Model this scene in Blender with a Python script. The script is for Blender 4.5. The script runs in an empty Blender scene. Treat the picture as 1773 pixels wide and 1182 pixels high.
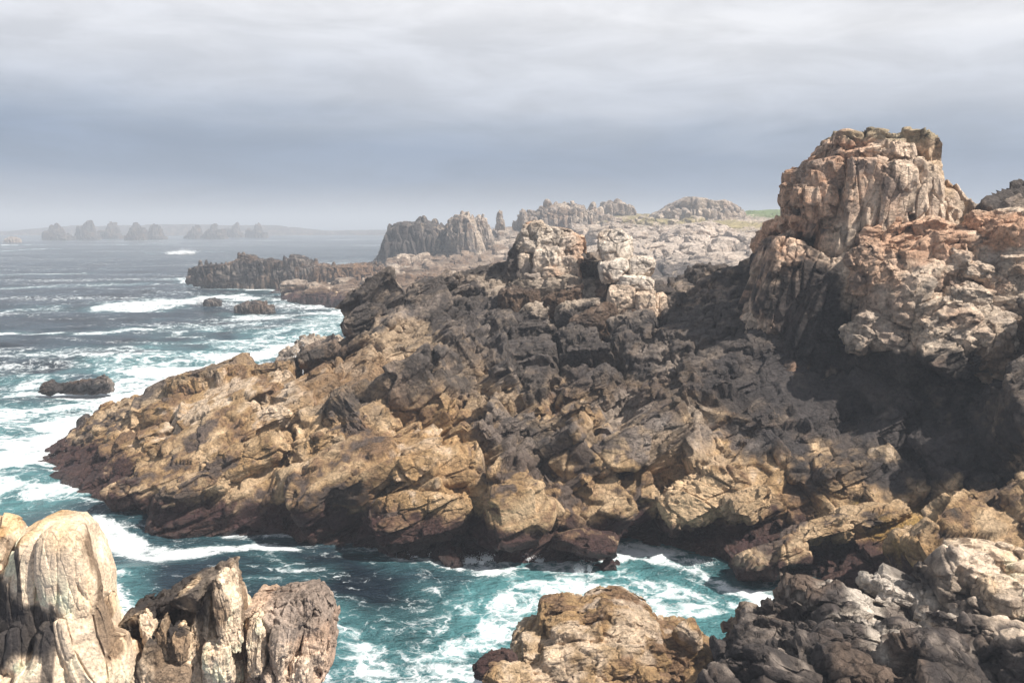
import bpy, math
import numpy as np, time
T0 = time.time()
from mathutils import Vector

# ------------------------------------------------------------------ camera, sky, sun, exposure
SC = bpy.context.scene
COL = SC.collection
F, CX, CY = 1535.0, 886.5, 591.0
TH = math.radians(7.5)
CH = 20.0
cam_d = bpy.data.cameras.new("camera")
cam = bpy.data.objects.new("camera", cam_d)
COL.objects.link(cam)
cam.location = (0, 0, CH)
cam.rotation_euler = (math.radians(90) - TH, 0, 0)
cam_d.sensor_width = 36
cam_d.lens = 36 * F / 1773
cam_d.clip_end = 60000
cam_d.clip_start = 0.1
SC.camera = cam
SC.view_settings.view_transform = 'Standard'
SC.view_settings.look = 'None'
SC.view_settings.exposure = 0.6
SC.view_settings.gamma = 1

SUN_EL, SUN_AZ = math.radians(49), math.radians(116)      # azimuth clockwise from +Y (from the right, a little behind)
sun_dir = Vector((math.cos(SUN_EL) * math.sin(SUN_AZ), math.cos(SUN_EL) * math.cos(SUN_AZ), math.sin(SUN_EL)))
sd = bpy.data.lights.new("sun", 'SUN')
sd.energy = 5.0
sd.angle = math.radians(0.7)
sd.color = (1.0, 0.93, 0.83)
sun = bpy.data.objects.new("sun", sd)
COL.objects.link(sun)
sun.location = (60, -20, 90)
sun.rotation_euler = sun_dir.to_track_quat('Z', 'Y').to_euler()

world = bpy.data.worlds.new("World")
SC.world = world
world.use_nodes = True


def build_world():
    nt = world.node_tree
    nt.nodes.clear()
    N, L = nt.nodes.new, nt.links.new
    out = N('ShaderNodeOutputWorld')
    bg = N('ShaderNodeBackground')
    bg.inputs['Strength'].default_value = 0.60
    L(bg.outputs[0], out.inputs[0])
    sky = N('ShaderNodeTexSky')
    sky.sky_type = 'NISHITA'
    sky.sun_disc = False
    sky.sun_elevation = SUN_EL
    sky.sun_rotation = SUN_AZ
    sk = N('ShaderNodeVectorMath'); sk.operation = 'SCALE'
    L(sky.outputs[0], sk.inputs[0]); sk.inputs['Scale'].default_value = 0.07
    tc = N('ShaderNodeTexCoord')
    sep = N('ShaderNodeSeparateXYZ'); L(tc.outputs['Generated'], sep.inputs[0])

    def math_(op, a, b=None, c=None, clamp=False):
        m = N('ShaderNodeMath'); m.operation = op; m.use_clamp = clamp
        for i, v in enumerate((a, b, c)):
            if v is None: continue
            if isinstance(v, (int, float)): m.inputs[i].default_value = v
            else: L(v, m.inputs[i])
        return m.outputs[0]
    # long soft streaks of stratus: stretched noise over the direction
    mp = N('ShaderNodeMapping'); L(tc.outputs['Generated'], mp.inputs[0])
    mp.inputs['Scale'].default_value = (1.6, 1.6, 9.0)
    mp.inputs['Rotation'].default_value = (0.0, math.radians(4), 0)
    n1 = N('ShaderNodeTexNoise'); L(mp.outputs[0], n1.inputs[0])
    n1.inputs['Scale'].default_value = 1.6; n1.inputs['Detail'].default_value = 5; n1.inputs['Roughness'].default_value = 0.5
    n1.inputs['Distortion'].default_value = 0.5
    mp2 = N('ShaderNodeMapping'); L(tc.outputs['Generated'], mp2.inputs[0])
    mp2.inputs['Scale'].default_value = (2.0, 2.0, 9.0)
    mp2.inputs['Location'].default_value = (3.1, 1.7, 0.4)
    n2 = N('ShaderNodeTexNoise'); L(mp2.outputs[0], n2.inputs[0])
    n2.inputs['Scale'].default_value = 3.2; n2.inputs['Detail'].default_value = 9; n2.inputs['Roughness'].default_value = 0.6; n2.inputs['Distortion'].default_value = 0.4
    # elevation, bent by the noise and lower to the right
    e = math_('MULTIPLY_ADD', math_('SUBTRACT', n1.outputs[0], 0.5), 0.075, sep.outputs['Z'])
    e = math_('MULTIPLY_ADD', sep.outputs['X'], 0.035, e)
    ramp = N('ShaderNodeValToRGB')
    L(math_('MULTIPLY', e, 2.0, clamp=True), ramp.inputs[0])
    cr = ramp.color_ramp
    stops = [(0.0, (0.42, 0.46, 0.55)), (0.04, (0.34, 0.39, 0.50)), (0.09, (0.25, 0.335, 0.49)), (0.15, (0.30, 0.38, 0.53)),
             (0.20, (0.44, 0.51, 0.64)), (0.265, (0.70, 0.74, 0.83)), (0.44, (1.05, 1.05, 1.08)), (1.0, (0.48, 0.51, 0.56))]
    cr.elements[0].position, cr.elements[0].color = stops[0][0], (*stops[0][1], 1)
    cr.elements[1].position, cr.elements[1].color = stops[-1][0], (*stops[-1][1], 1)
    for p_, c_ in stops[1:-1]:
        el = cr.elements.new(p_); el.color = (*c_, 1)
    # darker wisps in the upper cloud
    w = N('ShaderNodeMapRange'); L(n2.outputs[0], w.inputs[0])
    w.inputs['From Min'].default_value = 0.38; w.inputs['From Max'].default_value = 0.62
    w.inputs['To Min'].default_value = 0.90; w.inputs['To Max'].default_value = 1.08
    mul = N('ShaderNodeVectorMath'); mul.operation = 'SCALE'
    L(ramp.outputs[0], mul.inputs[0]); L(w.outputs[0], mul.inputs['Scale'])
    mix = N('ShaderNodeMix'); mix.data_type = 'RGBA'; mix.inputs[0].default_value = 0.88
    L(sk.outputs[0], mix.inputs[6]); L(mul.outputs[0], mix.inputs[7])
    L(mix.outputs[2], bg.inputs[0])


build_world()

# ------------------------------------------------------------------ numbers: projection, noise, fracture
RNG = np.random.RandomState(7)
TAB = RNG.rand(65536, 4).astype(np.float32)
LAT = RNG.rand(64, 64, 64).astype(np.float32)
st, ct = math.sin(TH), math.cos(TH)


def PT(px, py, y):
    """world point seen at photo pixel (px, py) at depth y metres"""
    u, v = (px - CX) / F, (CY - py) / F
    dx, dy, dz = u, ct + v * st, -st + v * ct
    k = y / dy
    return np.array([dx * k, y, CH + dz * k])


def WD(py):
    v = (CY - py) / F
    dy, dz = ct + v * st, -st + v * ct
    return -CH / dz * dy


def WP(px, py):
    return PT(px, py, WD(py))


def noise(P, s, off=0.0):
    Q = P * np.float32(1 / s) + np.float32(off)
    fl = np.floor(Q)
    b = fl.astype(np.int32)
    f = (Q - fl).astype(np.float32)
    f = f * f * (3 - 2 * f)
    i = b & 63; j = (b + 1) & 63
    x0, y0, z0 = i[:, 0], i[:, 1], i[:, 2]
    x1, y1, z1 = j[:, 0], j[:, 1], j[:, 2]
    fx, fy, fz = f[:, 0], f[:, 1], f[:, 2]
    a = LAT[x0, y0, z0] * (1 - fx) + LAT[x1, y0, z0] * fx
    c = LAT[x0, y1, z0] * (1 - fx) + LAT[x1, y1, z0] * fx
    a = a * (1 - fy) + c * fy
    d = LAT[x0, y0, z1] * (1 - fx) + LAT[x1, y0, z1] * fx
    c = LAT[x0, y1, z1] * (1 - fx) + LAT[x1, y1, z1] * fx
    d = d * (1 - fy) + c * fy
    return a * (1 - fz) + d * fz - 0.5


def fbm(P, s, octs=4, off=0.0, g=0.5):
    r = 0; a = np.float32(1.0)
    for o in range(octs):
        r = r + a * noise(P, s / 2 ** o, off + 7.3 * o)
        a = np.float32(a * g)
    return r


def nrm(v):
    return v / np.maximum(np.linalg.norm(v, axis=-1, keepdims=True), 1e-9)


def frame(strike_deg, plunge_deg, dip_deg):
    """rows: long axis, short axis, bedding normal"""
    a, p, d = map(math.radians, (strike_deg, plunge_deg, dip_deg))
    t = np.array([math.cos(a) * math.cos(p), math.sin(a) * math.cos(p), math.sin(p)])
    up = np.array([0, 0, 1.0])
    s = nrm(np.cross(up, t)); n = np.cross(t, s)
    s2 = s * math.cos(d) + n * math.sin(d)
    n2 = -s * math.sin(d) + n * math.cos(d)
    return np.array([t, s2, n2])


FR_MAIN = frame(6, 24, 26)          # beds rising to the right, dipping towards the camera
FR_VERT = frame(-10, 4, 4)
JSETS = {}


def joints(fr):
    t, s, n = fr
    return nrm(np.array([n, n * .8 - s * .35, -s, -s + .25 * n + .3 * t, -t, t, -s - .6 * t, n * .7 - t * .5]))


def smooth(x, a, b):
    k = np.clip((x - a) / (b - a), 0, 1)
    return k * k * (3 - 2 * k)


def snap(P, N, fr, size, seed, amp, k, crack, cw=0.12, warp=0.25, tilt=0.3):
    """break a surface into jointed blocks: every voronoi cell is flattened towards one of the joint planes"""
    size = np.array(size, np.float32); fr = np.asarray(fr, np.float32)
    P = P.astype(np.float32); N = N.astype(np.float32)
    Q = P @ fr.T / size
    if warp:
        m = float(size.max())
        w = np.float32(warp)
        Q = Q + w * np.stack([noise(P, m * .8, 3 + seed % 17), noise(P, m * .8, 19 + seed % 17), noise(P, m * .8, 41 + seed % 17)], 1)
    b = np.floor(Q - np.float32(0.5)).astype(np.int32)
    n = len(P)
    d1 = np.full(n, 1e9, np.float32); d2 = np.full(n, 1e9, np.float32)
    hs = np.zeros(n, np.int32); site = np.zeros((n, 3), np.float32)
    H = [[((b[:, k] + o) * m_) for o in (0, 1)] for k, m_ in enumerate((73856, 19349, 83492))]
    sd_ = np.int32(seed * 2654)
    for dx in (0, 1):
        for dy in (0, 1):
            for dz in (0, 1):
                h = (H[0][dx] ^ (H[1][dy] * 7) ^ (H[2][dz] * 3) ^ sd_)
                h = (h ^ (h >> 7)) & 65535
                s = b + np.array((dx, dy, dz), np.int32) + (TAB[h, :3] * np.float32(.72) + np.float32(.14))
                s = s.astype(np.float32)
                e_ = Q - s
                d = np.einsum('ij,ij->i', e_, e_)
                near = d < d1
                d2 = np.where(near, d1, np.minimum(d2, d))
                d1 = np.where(near, d, d1)
                hs = np.where(near, h, hs)
                np.copyto(site, s, where=near[:, None])
    R = TAB[hs]
    cw_ = (site * size) @ fr
    J = joints(fr).astype(np.float32)
    al = N @ J.T + np.float32(0.35) * TAB[(hs[:, None] + 977 * np.arange(len(J), dtype=np.int32)) & 65535, 0]
    nj = J[np.argmax(al, 1)]
    nj = nrm(nj + np.float32(tilt) * (R[:, :3] - np.float32(0.5)))
    den = np.maximum((N * nj).sum(1), 0.4)
    t = ((cw_ - P) * nj).sum(1) / den
    e = np.sqrt(d2) - np.sqrt(d1)
    cm = np.clip(.35 + 2.6 * noise(P, float(size.max()) * 2.2, 5.5 + seed % 11), .08, 1.5)
    disp = k * np.clip(t, -amp, amp) - crack * cm * (1 - smooth(e, 0, cw))
    return P + N * disp[:, None].astype(np.float32), R, e


# ------------------------------------------------------------------ colours of the rock (lichen, weed, stain; some dark zones paint shade)
C_OCHRE = np.array([.40, .255, .125]); C_TAN = np.array([.58, .42, .265]); C_BROWN = np.array([.19, .115, .068])
C_BLACK = np.array([.030, .026, .026]); C_GREY = np.array([.30, .25, .215]); C_PALE = np.array([.68, .55, .43])
C_PINK = np.array([.52, .31, .20]); C_WEED = np.array([.052, .024, .024]); C_YEL = np.array([.40, .25, .05])
C_WHITE = np.array([.66, .58, .50])


def mixc(a, b, k):
    return a + (b - a) * k[:, None]


def rockcol(P, N, R, e, zones=(), base='shore', tide=1.0):
    """zones: (x, y, z, rx, ry, rz, colour, strength)"""
    n1 = fbm(P, 6.0, 3, 1.0); n2 = fbm(P, 1.6, 3, 5.0); n3 = fbm(P, .5, 2, 9.0)
    z = P[:, 2]
    if base == 'shore':
        c = mixc(np.tile(C_OCHRE, (len(P), 1)), C_TAN, smooth(n2 + .5 * n1, -.2, .5))
        c = mixc(c, C_BROWN, smooth(-n2 + .7 * n3 + .6 * (R[:, 0] - .5), -.12, .35) * .9)
        c = mixc(c, C_BLACK * 2.2, smooth(n1 - .8 * n2 + .5 * n3 + .5 * (R[:, 1] - .5), .22, .45) * .75)
        c = mixc(c, C_PALE, smooth(-n1 + .6 * n2 + .4 * n3, .28, .5) * .6)
        c = mixc(c, C_GREY, smooth(z + 5 * n1, 7.0, 12.0) * .8)
        c = mixc(c, C_BLACK * 1.5, smooth(z + 6 * n1 + 3 * n2, 7.0, 11) * smooth(n2 + .6 * n3, -.3, .12) * .88)
    elif base == 'pale':
        c = mixc(np.tile(C_PALE, (len(P), 1)), C_PINK, smooth(n1 + .6 * n2, -.1, .4) * .7)
        c = mixc(c, C_GREY, smooth(-n2 - .5 * n1, -.05, .4) * .75)
        c = mixc(c, C_BLACK * 2, smooth(n3 + n2, .28, .55) * .7)
    elif base == 'tower':
        c = mixc(np.tile(C_PINK * 1.1, (len(P), 1)), C_PALE * 1.05, smooth(n1 + .5 * n2, -.3, .2) * .85)
        c = mixc(c, C_GREY, smooth(-n2 - .6 * n1, .05, .4) * .7)
        c = mixc(c, C_BLACK * 2, smooth(n3 + .8 * n2, .3, .55) * .6)
    elif base == 'dark':
        c = mixc(np.tile(C_BLACK * 1.6, (len(P), 1)), C_GREY * .8, smooth(n2 + .5 * n3, -.05, .45) * .8)
        c = mixc(c, C_BROWN, smooth(n1, .0, .3) * .5)
    elif base == 'umber':
        c = mixc(np.tile(C_GREY * (.42, .36, .32), (len(P), 1)), C_TAN * .5, smooth(n2 + .5 * n3, .0, .4) * .8)
        c = mixc(c, C_BLACK * 1.9, smooth(n1 + .6 * n2, -.25, .05) * .85)
        c = mixc(c, C_GREY, smooth(n3 + .5 * n2, .15, .5) * .5)
    elif base == 'cream':
        c = mixc(np.tile(C_WHITE * (1.27, 1.14, .98), (len(P), 1)), C_TAN * 1.15, smooth(n2 + n3 * .5, .0, .4) * .75)
        sk = fbm(P * np.float32((1, 1, .28)), .55, 3, 14.0)
        c = mixc(c, C_BROWN * .7, smooth(sk + .3 * n2, .12, .32) * .8)
    elif base == 'far':
        c = mixc(np.tile(C_GREY, (len(P), 1)), C_PALE * .8, smooth(n1 + n2 * .5, -.2, .4) * .7)
        c = mixc(c, C_BROWN, smooth(-n1 + n2, .0, .5) * .6)
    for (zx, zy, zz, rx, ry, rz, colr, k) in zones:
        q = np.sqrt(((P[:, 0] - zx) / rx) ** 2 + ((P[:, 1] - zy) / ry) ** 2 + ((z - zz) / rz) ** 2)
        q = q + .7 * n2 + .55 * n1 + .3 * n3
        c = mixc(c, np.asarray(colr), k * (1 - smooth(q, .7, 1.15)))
    if tide:
        tz = z + 1.1 * n2 + 1.4 * n1
        c = mixc(c, C_WEED, (1 - smooth(tz + .9 * n3, 2.1 * tide, 2.9 * tide)) * .95)
        c = mixc(c, C_BLACK * 1.4, (1 - smooth(tz, .1, .6)) * .5)
    c = c * (0.86 + 0.30 * (R[:, 1:2] - .0)) * (1 + .5 * n3[:, None])
    return np.clip(c, .008, .85)


# ------------------------------------------------------------------ mesh helpers
class MB:
    def __init__(s):
        s.V, s.Q, s.C, s.n = [], [], [], 0

    def add(s, P, quads, col):
        s.V.append(P.astype(np.float32)); s.Q.append((quads + s.n).astype(np.int32)); s.C.append(col.astype(np.float32))
        s.n += len(P)

    def build(s, name, mat, parent=None, smooth_=True):
        V = np.concatenate(s.V); Q = np.concatenate(s.Q); C_ = np.concatenate(s.C)
        k = Q.shape[1]
        me = bpy.data.meshes.new(name)
        me.vertices.add(len(V)); me.vertices.foreach_set('co', V.ravel())
        me.loops.add(Q.size); me.loops.foreach_set('vertex_index', Q.ravel())
        me.polygons.add(len(Q))
        me.polygons.foreach_set('loop_start', np.arange(0, Q.size, k, dtype=np.int32))
        me.polygons.foreach_set('use_smooth', np.full(len(Q), smooth_))
        a = me.color_attributes.new('tint', 'FLOAT_COLOR', 'POINT')
        cc = np.ones((len(V), 4), np.float32); cc[:, :C_.shape[1]] = C_
        a.data.foreach_set('color', cc.ravel())
        me.update(calc_edges=True)
        me.materials.append(mat)
        o = bpy.data.objects.new(name, me)
        COL.objects.link(o)
        if parent: o.parent = parent
        return o


def tag(o, label, cat=None, group=None, kind=None):
    o['label'] = label
    if cat: o['category'] = cat
    if group: o['group'] = group
    if kind: o['kind'] = kind
    return o


def grid_quads(nu, nv, wrap_u=False):
    i = np.arange(nu if wrap_u else nu - 1)[:, None]; j = np.arange(nv - 1)[None, :]
    i2 = (i + 1) % nu
    a = i * nv + j; b = i2 * nv + j; c = i2 * nv + j + 1; d = i * nv + j + 1
    return np.stack([a, b, c, d], -1).reshape(-1, 4)


def grid_normals(G, wrap_u=False):
    if wrap_u:
        du = np.roll(G, -1, 0) - np.roll(G, 1, 0)
    else:
        du = np.gradient(G, axis=0)
    dv = np.gradient(G, axis=1)
    return nrm(np.cross(du, dv))


def rot(rx, ry, rz):
    rx, ry, rz = map(math.radians, (rx, ry, rz))
    X = np.array([[1, 0, 0], [0, math.cos(rx), -math.sin(rx)], [0, math.sin(rx), math.cos(rx)]])
    Y = np.array([[math.cos(ry), 0, math.sin(ry)], [0, 1, 0], [-math.sin(ry), 0, math.cos(ry)]])
    Z = np.array([[math.cos(rz), -math.sin(rz), 0], [math.sin(rz), math.cos(rz), 0], [0, 0, 1]])
    return Z @ Y @ X


STY = {   # base wobble, [(scale, amplitude, strength, crack)], cell ratios, fine grain
    'block': (.05, [(1.0, .10, .8, .075), (.40, .045, .85, .040), (.15, .014, .7, .010)], (1.5, .9, .6), .012),
    'round': (.08, [(1.0, .07, .6, .07), (.40, .030, .6, .030)], (1.0, .9, 1.0), .008),
    'smooth': (.13, [(1.0, .05, .5, .07), (.35, .012, .5, .012)], (.45, .6, 1.9), .008),
    'column': (.05, [(1.0, .10, .8, .08), (.38, .045, .85, .045), (.14, .014, .7, .012)], (.6, .6, 2.2), .012),
    'spiky': (.12, [(1.0, .25, .8, .10), (.42, .12, .8, .05), (.17, .04, .7, .02)], (.7, .6, 1.9), .02),
}


def weather(P, N, sc, fr, seed, det=1.0, levels=3, style='block'):
    """fracture at several scales; sc = size of the biggest blocks in metres"""
    w0, Ls, rat, gr = STY[style]
    P = P.astype(np.float32); N = N.astype(np.float32)
    P = P + N * (fbm(P, sc * 1.3, 3, seed % 23 * 1.7) * np.float32(sc * w0 * det))[:, None]
    R0 = e0 = None
    for i, (s, a, k, cr) in enumerate(Ls[:levels]):
        m = sc * s
        P, R, e = snap(P, N, fr, (m * rat[0], m * rat[1], m * rat[2]), seed * 7 + i, a * sc * det, k, cr * sc * det, cw=.08 + .05 * i)
        if i == 0: R0, e0 = R, e
        if i == 1: R0 = R * .5 + R0 * .5
    P = P + N * (fbm(P, sc * .12, 3, seed % 23 * .9) * np.float32(sc * gr * det))[:, None]
    return P, R0, e0


def box_points(c, h, M, n, m, rs, cuts, cull=True, lo=.62, hi=.95):
    g = np.linspace(-1, 1, m + 1)
    U, V = np.meshgrid(g, g, indexing='ij'); one = np.ones_like(U)
    pts, quads, k = [], [], 0
    for ax in range(3):
        for sg in (-1, 1):
            if cull:
                wn = M[:, ax] * sg
                if wn[1] * .75 - wn[2] * .66 > .33: continue       # the buried underside and back
            A = [None] * 3
            A[ax] = one * sg; A[(ax + 1) % 3] = U; A[(ax + 2) % 3] = V
            pts.append(np.stack(A, -1).reshape(-1, 3))
            q = grid_quads(m + 1, m + 1)
            if sg < 0: q = q[:, ::-1]
            quads.append(q + k); k += (m + 1) ** 2
    p = np.concatenate(pts)
    p = np.where(np.abs(p) < 1, np.tan(p * (math.pi / 4)), p)
    p = p / ((np.abs(p) ** n).sum(1) ** (1 / n))[:, None]
    N = nrm(np.sign(p) * np.abs(p) ** (n - 1) / h)
    for _ in range(cuts):
        d = nrm(rs.randn(3)); lim = rs.uniform(lo, hi) * (np.abs(d).sum() if n > 4 else 1.0) ** .55
        over = np.maximum(p @ d - lim, 0)
        p = p - over[:, None] * d
        w = smooth(over, 0, .05)[:, None]
        N = nrm(N * (1 - w) + nrm(d / h) * w)
    return (p * h) @ M.T + c, N @ M.T, np.concatenate(quads)


def blockify(mb, S, NS, fr, size, seed, n=7.0, jit=5.0, res=2.9, zones=(), base='shore', tide=0, style='block', inset=.35, cuts=4, sc=None, mx=46, grow=1.04, levels=2, det=1.0, drop=.0, env=None):
    """clothe a surface in jointed blocks: the bedding frame is cut into layers and bricks, and every brick the surface crosses becomes a block"""
    rs = np.random.RandomState(seed)
    fr = np.asarray(fr, float); size = np.asarray(size, float)
    Q = S @ fr.T
    th = np.cumsum(size[2] * (.4 + 1.7 * rs.rand(4000) ** 1.6)) ; th = th - th[2000] + rs.rand() * size[2]
    li = np.searchsorted(th, Q[:, 2])
    rl = rs.rand(4001, 4)
    st_ = size[0] * (.5 + 1.2 * rl[li, 0] ** 1.5); it = np.floor(Q[:, 0] / st_ + rl[li, 1] * 7).astype(int)
    rc = rs.rand(4096, 3)
    hc = (li * 131 + it * 17) & 4095
    ss_ = size[1] * (.55 + 1.1 * rc[hc, 0] ** 1.3); is_ = np.floor(Q[:, 1] / ss_ + rc[hc, 1] * 7).astype(int)
    key = np.stack([li, it, is_], 1)
    uq, inv, cnt = np.unique(key, axis=0, return_inverse=True, return_counts=True)
    inv = inv.ravel()
    nm = np.stack([np.bincount(inv, NS[:, k]) for k in range(3)], 1) / cnt[:, None]
    pm = np.stack([np.bincount(inv, Q[:, k]) for k in range(3)], 1) / cnt[:, None]
    first = np.zeros(len(uq), int); first[inv] = np.arange(len(inv))
    Pp, Nn, Qq, k0, ids = [], [], [], 0, []
    for j in range(len(uq)):
        if cnt[j] < 3 or rs.rand() < drop: continue
        f = first[j]
        a0, a1 = (uq[j, 1] - rl[li[f], 1] * 7) * st_[f], (uq[j, 1] + 1 - rl[li[f], 1] * 7) * st_[f]
        b0, b1 = (uq[j, 2] - rc[hc[f], 1] * 7) * ss_[f], (uq[j, 2] + 1 - rc[hc[f], 1] * 7) * ss_[f]
        c0, c1 = th[li[f] - 1], th[li[f]]
        lo = np.array([a0, b0, c0]); hi = np.array([a1, b1, c1])
        boxes = [(lo, hi)]
        if rs.rand() < .35:
            ax = rs.choice([0, 1]); t = rs.uniform(.3, .7); mid = lo[ax] * (1 - t) + hi[ax] * t
            h2 = hi.copy(); h2[ax] = mid; l2 = lo.copy(); l2[ax] = mid
            boxes = [(lo, h2), (l2, hi)]
        nn = nrm(nm[j])
        for lo_, hi_ in boxes:
            h = (hi_ - lo_) / 2 * grow
            qc = (lo_ + hi_) / 2
            qc = qc + np.clip(pm[j] - qc, -h * .35, h * .35)
            c = qc @ fr - nn * h.min() * (inset + rs.uniform(-.3, .25))
            M = fr.T @ rot(*(rs.uniform(-jit, jit, 3)))
            mpp = max(math.hypot(c[0], c[1]), 8) / F * res
            m = int(np.clip(2 * float(np.sort(h)[1:].mean()) / mpp, 6, mx))
            p, N, q = box_points(c, h, M, n, m, rs, cuts)
            Pp.append(p); Nn.append(N); Qq.append(q + k0); ids.append(np.full(len(p), rs.randint(65536))); k0 += len(p)
    if not Pp: return
    P = np.concatenate(Pp); N = np.concatenate(Nn); q = np.concatenate(Qq); ids = np.concatenate(ids)
    if env is not None: P = env(P)
    P, R, e = weather(P, N, sc or float(size[:2].mean()) * .55, fr, seed, det, levels, style)
    R = R * .4 + TAB[ids] * .6
    mb.add(P, q, rockcol(P, N, R, e, zones, base, tide))


def sheet(mb, ctrl, nu, nv, sc, seed, fr, zones=(), base='shore', tide=1.0, style='block', upx=None, det=1.0, levels=3, blocks=None, clip=None):
    """ctrl: array (columns, knots, 3) of world points; bicubic-ish surface through them, then broken into blocks"""
    C = np.asarray(ctrl, float)
    nc, nk, _ = C.shape
    pu = np.array(upx if upx is not None else range(nc), float)
    u = np.linspace(pu[0], pu[-1], nu)
    # monotone-ish hermite in u
    idx = np.clip(np.searchsorted(pu, u, 'right') - 1, 0, nc - 2)
    t = (u - pu[idx]) / (pu[idx + 1] - pu[idx])
    t = t * .45 + (t * t * (3 - 2 * t)) * .55
    A = C[idx] * (1 - t)[:, None, None] + C[idx + 1] * t[:, None, None]        # nu, nk, 3
    seg = np.linalg.norm(np.diff(A.mean(0), axis=0), axis=1)
    cum = np.concatenate([[0], np.cumsum(seg)])
    v = np.linspace(0, cum[-1], nv)
    jd = np.clip(np.searchsorted(cum, v, 'right') - 1, 0, nk - 2)
    s = (v - cum[jd]) / (cum[jd + 1] - cum[jd])
    s = s * .5 + (s * s * (3 - 2 * s)) * .5
    G = A[:, jd] * (1 - s)[None, :, None] + A[:, jd + 1] * s[None, :, None]
    N = grid_normals(G)
    if N[nu // 2, nv // 3, 2] < 0: N = -N
    if blocks:
        a, b = clip or (0, nu)
        Sg = G[a:b:4, ::4].reshape(-1, 3); Ng = N[a:b:4, ::4].reshape(-1, 3)
        for bk in blocks:
            bk = dict(bk); w = bk.pop('where', None)
            k = np.ones(len(Sg), bool) if w is None else w(Sg, Ng)
            blockify(mb, Sg[k], Ng[k], zones=zones, base=base, tide=tide, **bk)
    P = G.reshape(-1, 3); N = N.reshape(-1, 3)
    P, R, e = weather(P, N, sc, fr, seed, det, levels, style)
    q = grid_quads(nu, nv)
    mb.add(P, q, rockcol(P, N, R, e, zones, base, tide))


def outline(mb, pts, y, thick, sc, seed, lean=0.0, n=3.0, res=1.6, zones=(), base='shore', tide=0, style='block', fr=FR_VERT, det=1.0, levels=3, foot=None, blocks=None):
    """closed rock: silhouette points (photo px) at depth y metres, with a real half-thickness"""
    W = np.array([PT(a, b, y) for a, b in pts])
    x, z = W[:, 0], W[:, 2]
    cx, cz = (x.min() + x.max()) / 2, (z.min() + z.max()) / 2
    if foot is not None: cz = foot
    per = np.sum(np.hypot(np.diff(x, append=x[0]), np.diff(z, append=z[0])))
    mpp = y / F * res
    nth = int(np.clip(per / mpp, 60, 1100))
    # walk the outline evenly
    xx = np.append(x, x[0]); zz = np.append(z, z[0])
    cum = np.concatenate([[0], np.cumsum(np.hypot(np.diff(xx), np.diff(zz)))])
    s = np.linspace(0, cum[-1], nth, endpoint=False)
    ox, oz = np.interp(s, cum, xx), np.interp(s, cum, zz)
    rad = math.sqrt(max((x.max() - x.min()) * (z.max() - z.min()), 1e-6)) / 2
    nph = int(np.clip((2 * rad + 2 * thick) / mpp, 30, 600))
    ph = np.linspace(0, math.pi, 2000)
    a = np.abs(np.sin(ph)) ** (2 / n); b = np.sign(np.cos(ph)) * np.abs(np.cos(ph)) ** (2 / n)
    cl = np.concatenate([[0], np.cumsum(np.hypot(np.diff(a * rad), np.diff(b * thick)))])
    k = np.linspace(0, cl[-1], nph)
    a, b = np.interp(k, cl, a), np.interp(k, cl, b)
    a[0] = a[-1] = 0.004
    gx = cx + (ox[:, None] - cx) * a[None, :]
    gz = cz + (oz[:, None] - cz) * a[None, :]
    gy = y - thick * b[None, :] + lean * (gz - cz)
    G = np.stack([gx, gy, gz], -1)
    N = grid_normals(G, True)
    if N[:, nph // 6, 1].mean() > 0: N = -N
    N[:, 0] = (0, -1, 0); N[:, -1] = (0, 1, 0)
    N = .55 * N[:, :] + .225 * np.roll(N, 4, 0) + .225 * np.roll(N, -4, 0)
    N = nrm(N)
    if blocks:
        h_ = nph * 6 // 10
        an = np.arctan2(oz - cz, ox - cx); so = np.argsort(an); rr = np.hypot(ox - cx, oz - cz)[so]; an = an[so]

        def env(Pq):
            vx, vz = Pq[:, 0] - cx, Pq[:, 2] - cz
            r_ = np.hypot(vx, vz) + 1e-6
            lim = np.interp(np.arctan2(vz, vx), an, rr, period=2 * math.pi) * 1.0
            k_ = np.where(r_ > lim, (lim + (r_ - lim) * .12) / r_, 1.0)
            Pn = Pq.copy(); Pn[:, 0] = cx + vx * k_; Pn[:, 2] = cz + vz * k_
            return Pn
        Sg = G[::3, 2:h_:3].reshape(-1, 3); Ng = N[::3, 2:h_:3].reshape(-1, 3)
        blockify(mb, Sg, Ng, zones=zones, base=base, tide=tide, env=env, **blocks)
    P = G.reshape(-1, 3); N = N.reshape(-1, 3)
    P, R, e = weather(P, N, sc, fr, seed, det, levels, style)
    mb.add(P, grid_quads(nth, nph, True), rockcol(P, N, R, e, zones, base, tide))


def lump(mb, c, h, r=(0, 0, 0), n=4.0, seed=1, sc=None, cuts=4, res=1.6, zones=(), base='shore', tide=0, style='block', fr=None, det=1.0, levels=3):
    """one rounded, facetted block: centre c, half sizes h (metres), rotation r (degrees)"""
    c = np.asarray(c, float); h = np.asarray(h, float)
    mpp = max(np.hypot(c[1], c[0]), 8) / F * res
    m = int(np.clip(2 * float(np.sort(h)[1:].mean()) / mpp, 10, 330))
    M = rot(*r)
    P, N, quads = box_points(c, h, M, n, m, np.random.RandomState(seed * 13 + 5), cuts, cull=False)
    sc = sc or float(np.sort(h)[1]) * 1.1
    P, R, e = weather(P, N, sc, fr if fr is not None else M.T, seed, det, levels, style)
    mb.add(P, quads, rockcol(P, N, R, e, zones, base, tide))


def LP(mb, px, py, y, wpx, hpx, dm, r=(0, 0, 0), **kw):
    """lump given by photo position, half width / half height in px at depth y, half depth in metres"""
    lump(mb, PT(px, py, y), (wpx * y / F, dm, hpx * y / F), r, **kw)


def zone(px, py, y, rpx, rpy, ry, colr, k=.9):
    p = PT(px, py, y)
    return (p[0], p[1], p[2], rpx * y / F * 1.1, ry * 1.9, rpy * y / F * 1.1, colr, k)


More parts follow.
